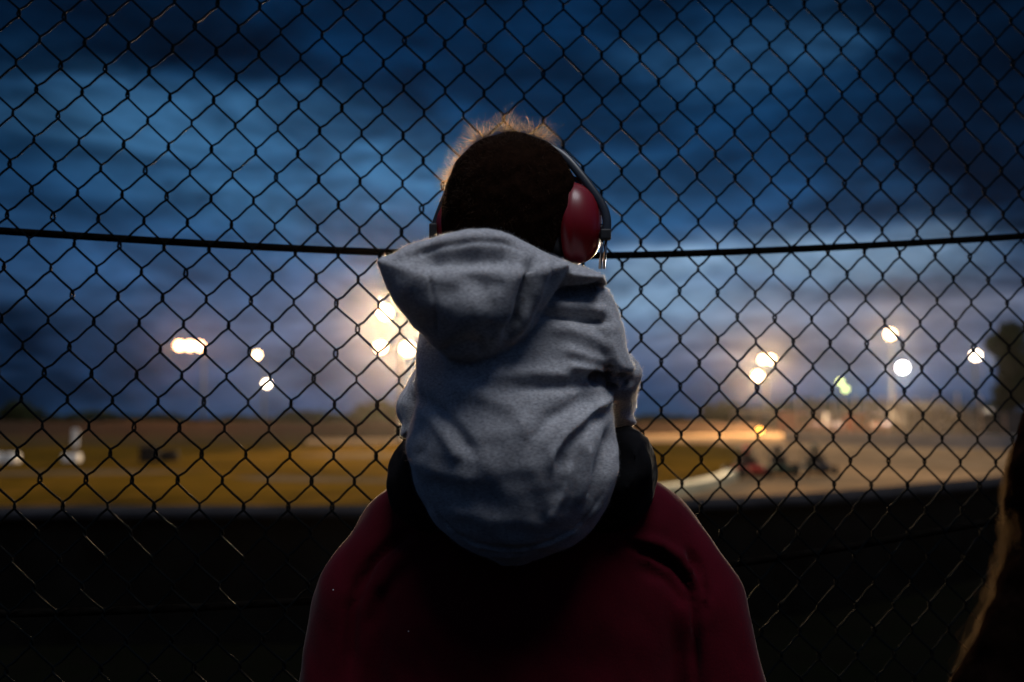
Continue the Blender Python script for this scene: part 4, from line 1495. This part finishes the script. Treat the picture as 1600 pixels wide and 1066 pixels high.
def kart(px, py, rz, body, label, suit, helmet, dlabel):
    x, y = gx(px, py)
    t = empty('racing_kart', (x, y, .016), label, 'kart', 'karts racing in line on the dirt track', rz)
    t.scale = (.8, .8, .8)
    mp_ = mat('mat_kart_panel', body, .7, spec=.03)
    mb = MB()
    mb.tube([(-.28, -.75, .12), (-.28, .65, .12), (0, .78, .12), (.28, .65, .12), (.28, -.75, .12), (-.28, -.75, .12)], .022, 8)
    for s_ in (-1, 1):
        mb.tube([(s_ * .3, -.5, .12), (s_ * .3, -.45, .8), (s_ * .18, -.15, .98), (s_ * .22, .35, .5), (s_ * .28, .6, .14)], .02, 8)
    mb.tube([(-.3, -.45, .8), (.3, -.45, .8)], .02, 8)
    mb.build('frame', M_kblack, t, True)
    mb = MB(); mb.box((0, .62, .28), (.5, .46, .2), 0, .06, -.2); mb.build('nose', mp_, t)
    for s_ in (-1, 1):
        mb = MB(); mb.box((s_ * .4, .0, .25), (.14, .62, .2), 0, .04); mb.build('side_pod', mp_, t)
        for yy, rr, wd in ((-.52, .2, .2), (.5, .16, .14)):
            mb = MB(); mb.lathe([(rr * .75, -wd / 2), (rr, -wd / 2 + .03), (rr, wd / 2 - .03), (rr * .75, wd / 2)], (s_ * .5, yy, rr), (1, 0, 0), 18); wl = mb.build('wheel', M_tyre, t, True)
            mb = MB(); mb.lathe([(rr * .5, -wd / 2 - .01), (rr * .5, wd / 2 + .01)], (s_ * .5, yy, rr), (1, 0, 0), 12); rm = mb.build('rim', M_kblack, None, True); rm.parent = wl
    mb = MB(); mb.box((0, -.26, .32), (.42, .1, .5), 0, .04, .2); mb.box((0, -.06, .16), (.4, .36, .06), 0, .02); mb.build('seat', M_kblack, t)
    mb = MB(); mb.lathe([(.02, 0), (.16, .01), (.165, .03), (.02, .03)], (0, .22, .45), (0, -.6, .8), 16); mb.build('steering_wheel', M_kblack, t, True)
    mb = MB(); mb.box((0, -.66, .34), (.34, .26, .3), 0, .03); mb.build('engine', M_house, t)
    # driver
    d = empty('person', (x, y, .016), dlabel, 'person', 'drivers seated in the karts', rz)
    d.scale = (.8, .8, .8)
    G = Grid((-.36, -.4, .12), (.36, .72, 1.16), .018)
    G.join(G.ell((0, -.14, .42), (.17, .12, .28)), 0)
    G.join(G.ell((0, -.12, .64), (.22, .1, .09)), .05)
    G.join(G.cone((0, -.1, .7), (0, -.08, .82), .05, .05), .03)
    G.join(G.ell((0, -.06, .9), (.085, .105, .115)), .02)
    for s_ in (-1, 1):
        G.join(G.cone((s_ * .2, -.12, .64), (s_ * .26, .06, .46), .055, .045), .03)
        G.join(G.cone((s_ * .26, .06, .46), (s_ * .13, .2, .5), .042, .034), .02)
        G.join(G.ell((s_ * .13, .22, .5), (.04, .045, .04)), .02)
        G.join(G.cone((s_ * .09, -.08, .24), (s_ * .16, .28, .38), .08, .06), .03)
        G.join(G.cone((s_ * .16, .28, .38), (s_ * .13, .6, .2), .058, .045), .02)
    q = G.mesh('body', 1)
    o = q.build('suited_body', mat('mat_driver_suit', suit, .9, spec=.03), None)
    o.parent = d
    G = Grid((-.17, -.24, .72), (.17, .15, 1.1), .014)
    G.join(G.ell((0, -.06, .915), (.125, .145, .14)), 0)
    o = G.mesh('helmet', 1).build('helmet', mat('mat_helmet', helmet, .5, spec=.1), None)
    o.parent = d
    mb = MB(); mb.add([(-.1 + .02 * k, .05 + .03 * (1 - ((k - 5) / 5) ** 2) + .012, z) for z in (.88, .955) for k in range(11)], [(k, k + 1, k + 12, k + 11) for k in range(10)])
    vi = mb.build('visor', M_visor, d)
    return t


kart(1166, 746, R(190), (.30, .03, .02), 'red nosed kart leading the line beside the pale kerb', (.05, .02, .02), (.5, .05, .04), 'driver in a red helmet in the leading kart beside the kerb')
kart(1213, 745, R(176), (.015, .03, .02), 'black kart in the middle of the racing line of three', (.012, .012, .016), (.02, .02, .025), 'driver in a black helmet in the middle kart')
kart(1271, 742, R(184), (.02, .02, .025), 'last of the three karts, nearest the dust cloud', (.014, .014, .014), (.02, .045, .03), 'driver in a dark green helmet in the last kart')

# ================================================================== small things on the infield, left
M_white = mat('mat_white_board', (.75, .70, .62), .6, noise=(3, .15))
x, y = gx(122, 722)
t = empty('marker_board', (x, y, .012), 'white marker board on a post standing alone in the grass far left', 'sign')
mb = MB(); mb.tube([(0, 0, 0), (0, 0, 1.15)], .04, 8); mb.build('post', M_post, t, True)
mb = MB(); mb.box((.0, -.06, .85), (.22, .04, .62), 0, .01); mb.build('board', M_white, t)
mb = MB(); mb.box((-.12, -.02, .14), (.55, .4, .28), 0, .05); mb.build('base_block', M_white, t)
x, y = gx(6, 724)
t = empty('foam_block', (x, y, .012), 'pale crash block lying in the grass at the far left edge', 'crash block')
mb = MB(); mb.box((0, 0, .17), (1.15, .5, .34), .1, .06); mb.build('block', M_white, t)
mb = MB(); mb.box((.25, -.02, .17), (.1, .49, .36), .1, .02); mb.build('strap', M_grey, t)


def stack(px, py, n_, label):
    x, y = gx(px, py)
    for k in range(n_):
        o = MB()
        prof = [(.2, .0), (.3, .0), (.34, .03), (.35, .09), (.34, .16), (.3, .19), (.2, .19), (.21, .1), (.2, .0)]
        o.lathe(prof, (0, 0, 0), (0, 0, 1), 20)
        ob = o.build('tyre', M_tyre, None, True)
        ob.location = (x + .02 * math.sin(k * 3.1 + px), y, .013 + k * .191)
        tag(ob, label[k], 'tyre', 'old tyres stacked on the infield')


stack(236, 722, 3, ['tyre at the bottom of the taller stack on the left infield', 'middle tyre of the taller stack on the left infield', 'top tyre of the taller stack on the left infield'])
stack(267, 720, 2, ['lower tyre of the short stack on the left infield', 'upper tyre of the short stack on the left infield'])

# ================================================================== AIR: faint dusty haze added for lamp bloom, and the dust the karts throw up
def volume(name, density, colr, aniso, noise=None):
    m = bpy.data.materials.new(name)
    m.use_nodes = True
    t = m.node_tree
    t.nodes.remove(t.nodes['Principled BSDF'])
    v = t.nodes.new('ShaderNodeVolumePrincipled')
    v.inputs['Color'].default_value = (*colr, 1)
    v.inputs['Density'].default_value = density
    v.inputs['Anisotropy'].default_value = aniso
    t.links.new(v.outputs[0], t.nodes['Material Output'].inputs['Volume'])
    return m


HAZE = .45e-4  # thin volume added so the lamps bloom as through a lens
mb = MB()
mb.box((0, 240, 8.5), (760, 560, 19))
hz = tag(mb.build('haze', volume('mat_haze', HAZE, (.95, .85, .78), .95), None), 'thin dusty evening air over the whole circuit, added for the bloom around the lamps', 'haze', None, 'stuff')
G = Grid((8, 24, -.3), (40, 80, 5.2), .4)
for px, Y, z, r_ in ((1390, 42, .5, (3.0, 6, 1.1)), (1400, 48, .8, (4.0, 8, 1.7)), (1405, 58, 1.0, (3.2, 7, 2.0)), (1340, 60, .8, (5, 9, 1.6))):
    G.join(G.ell(((px - 800) / F * Y, Y, z), r_), 1.2)
D = G.mesh('dust_cloud', 2)
D.V[:, 2] = np.maximum(D.V[:, 2], .03)
dust = D.lumps(.9, 180, 6).build('dust_cloud', volume('mat_dust', .0028, (.95, .72, .45), .35), None)
tag(dust, 'cloud of tan dust hanging over the far turn behind the karts', 'dust', None, 'stuff')
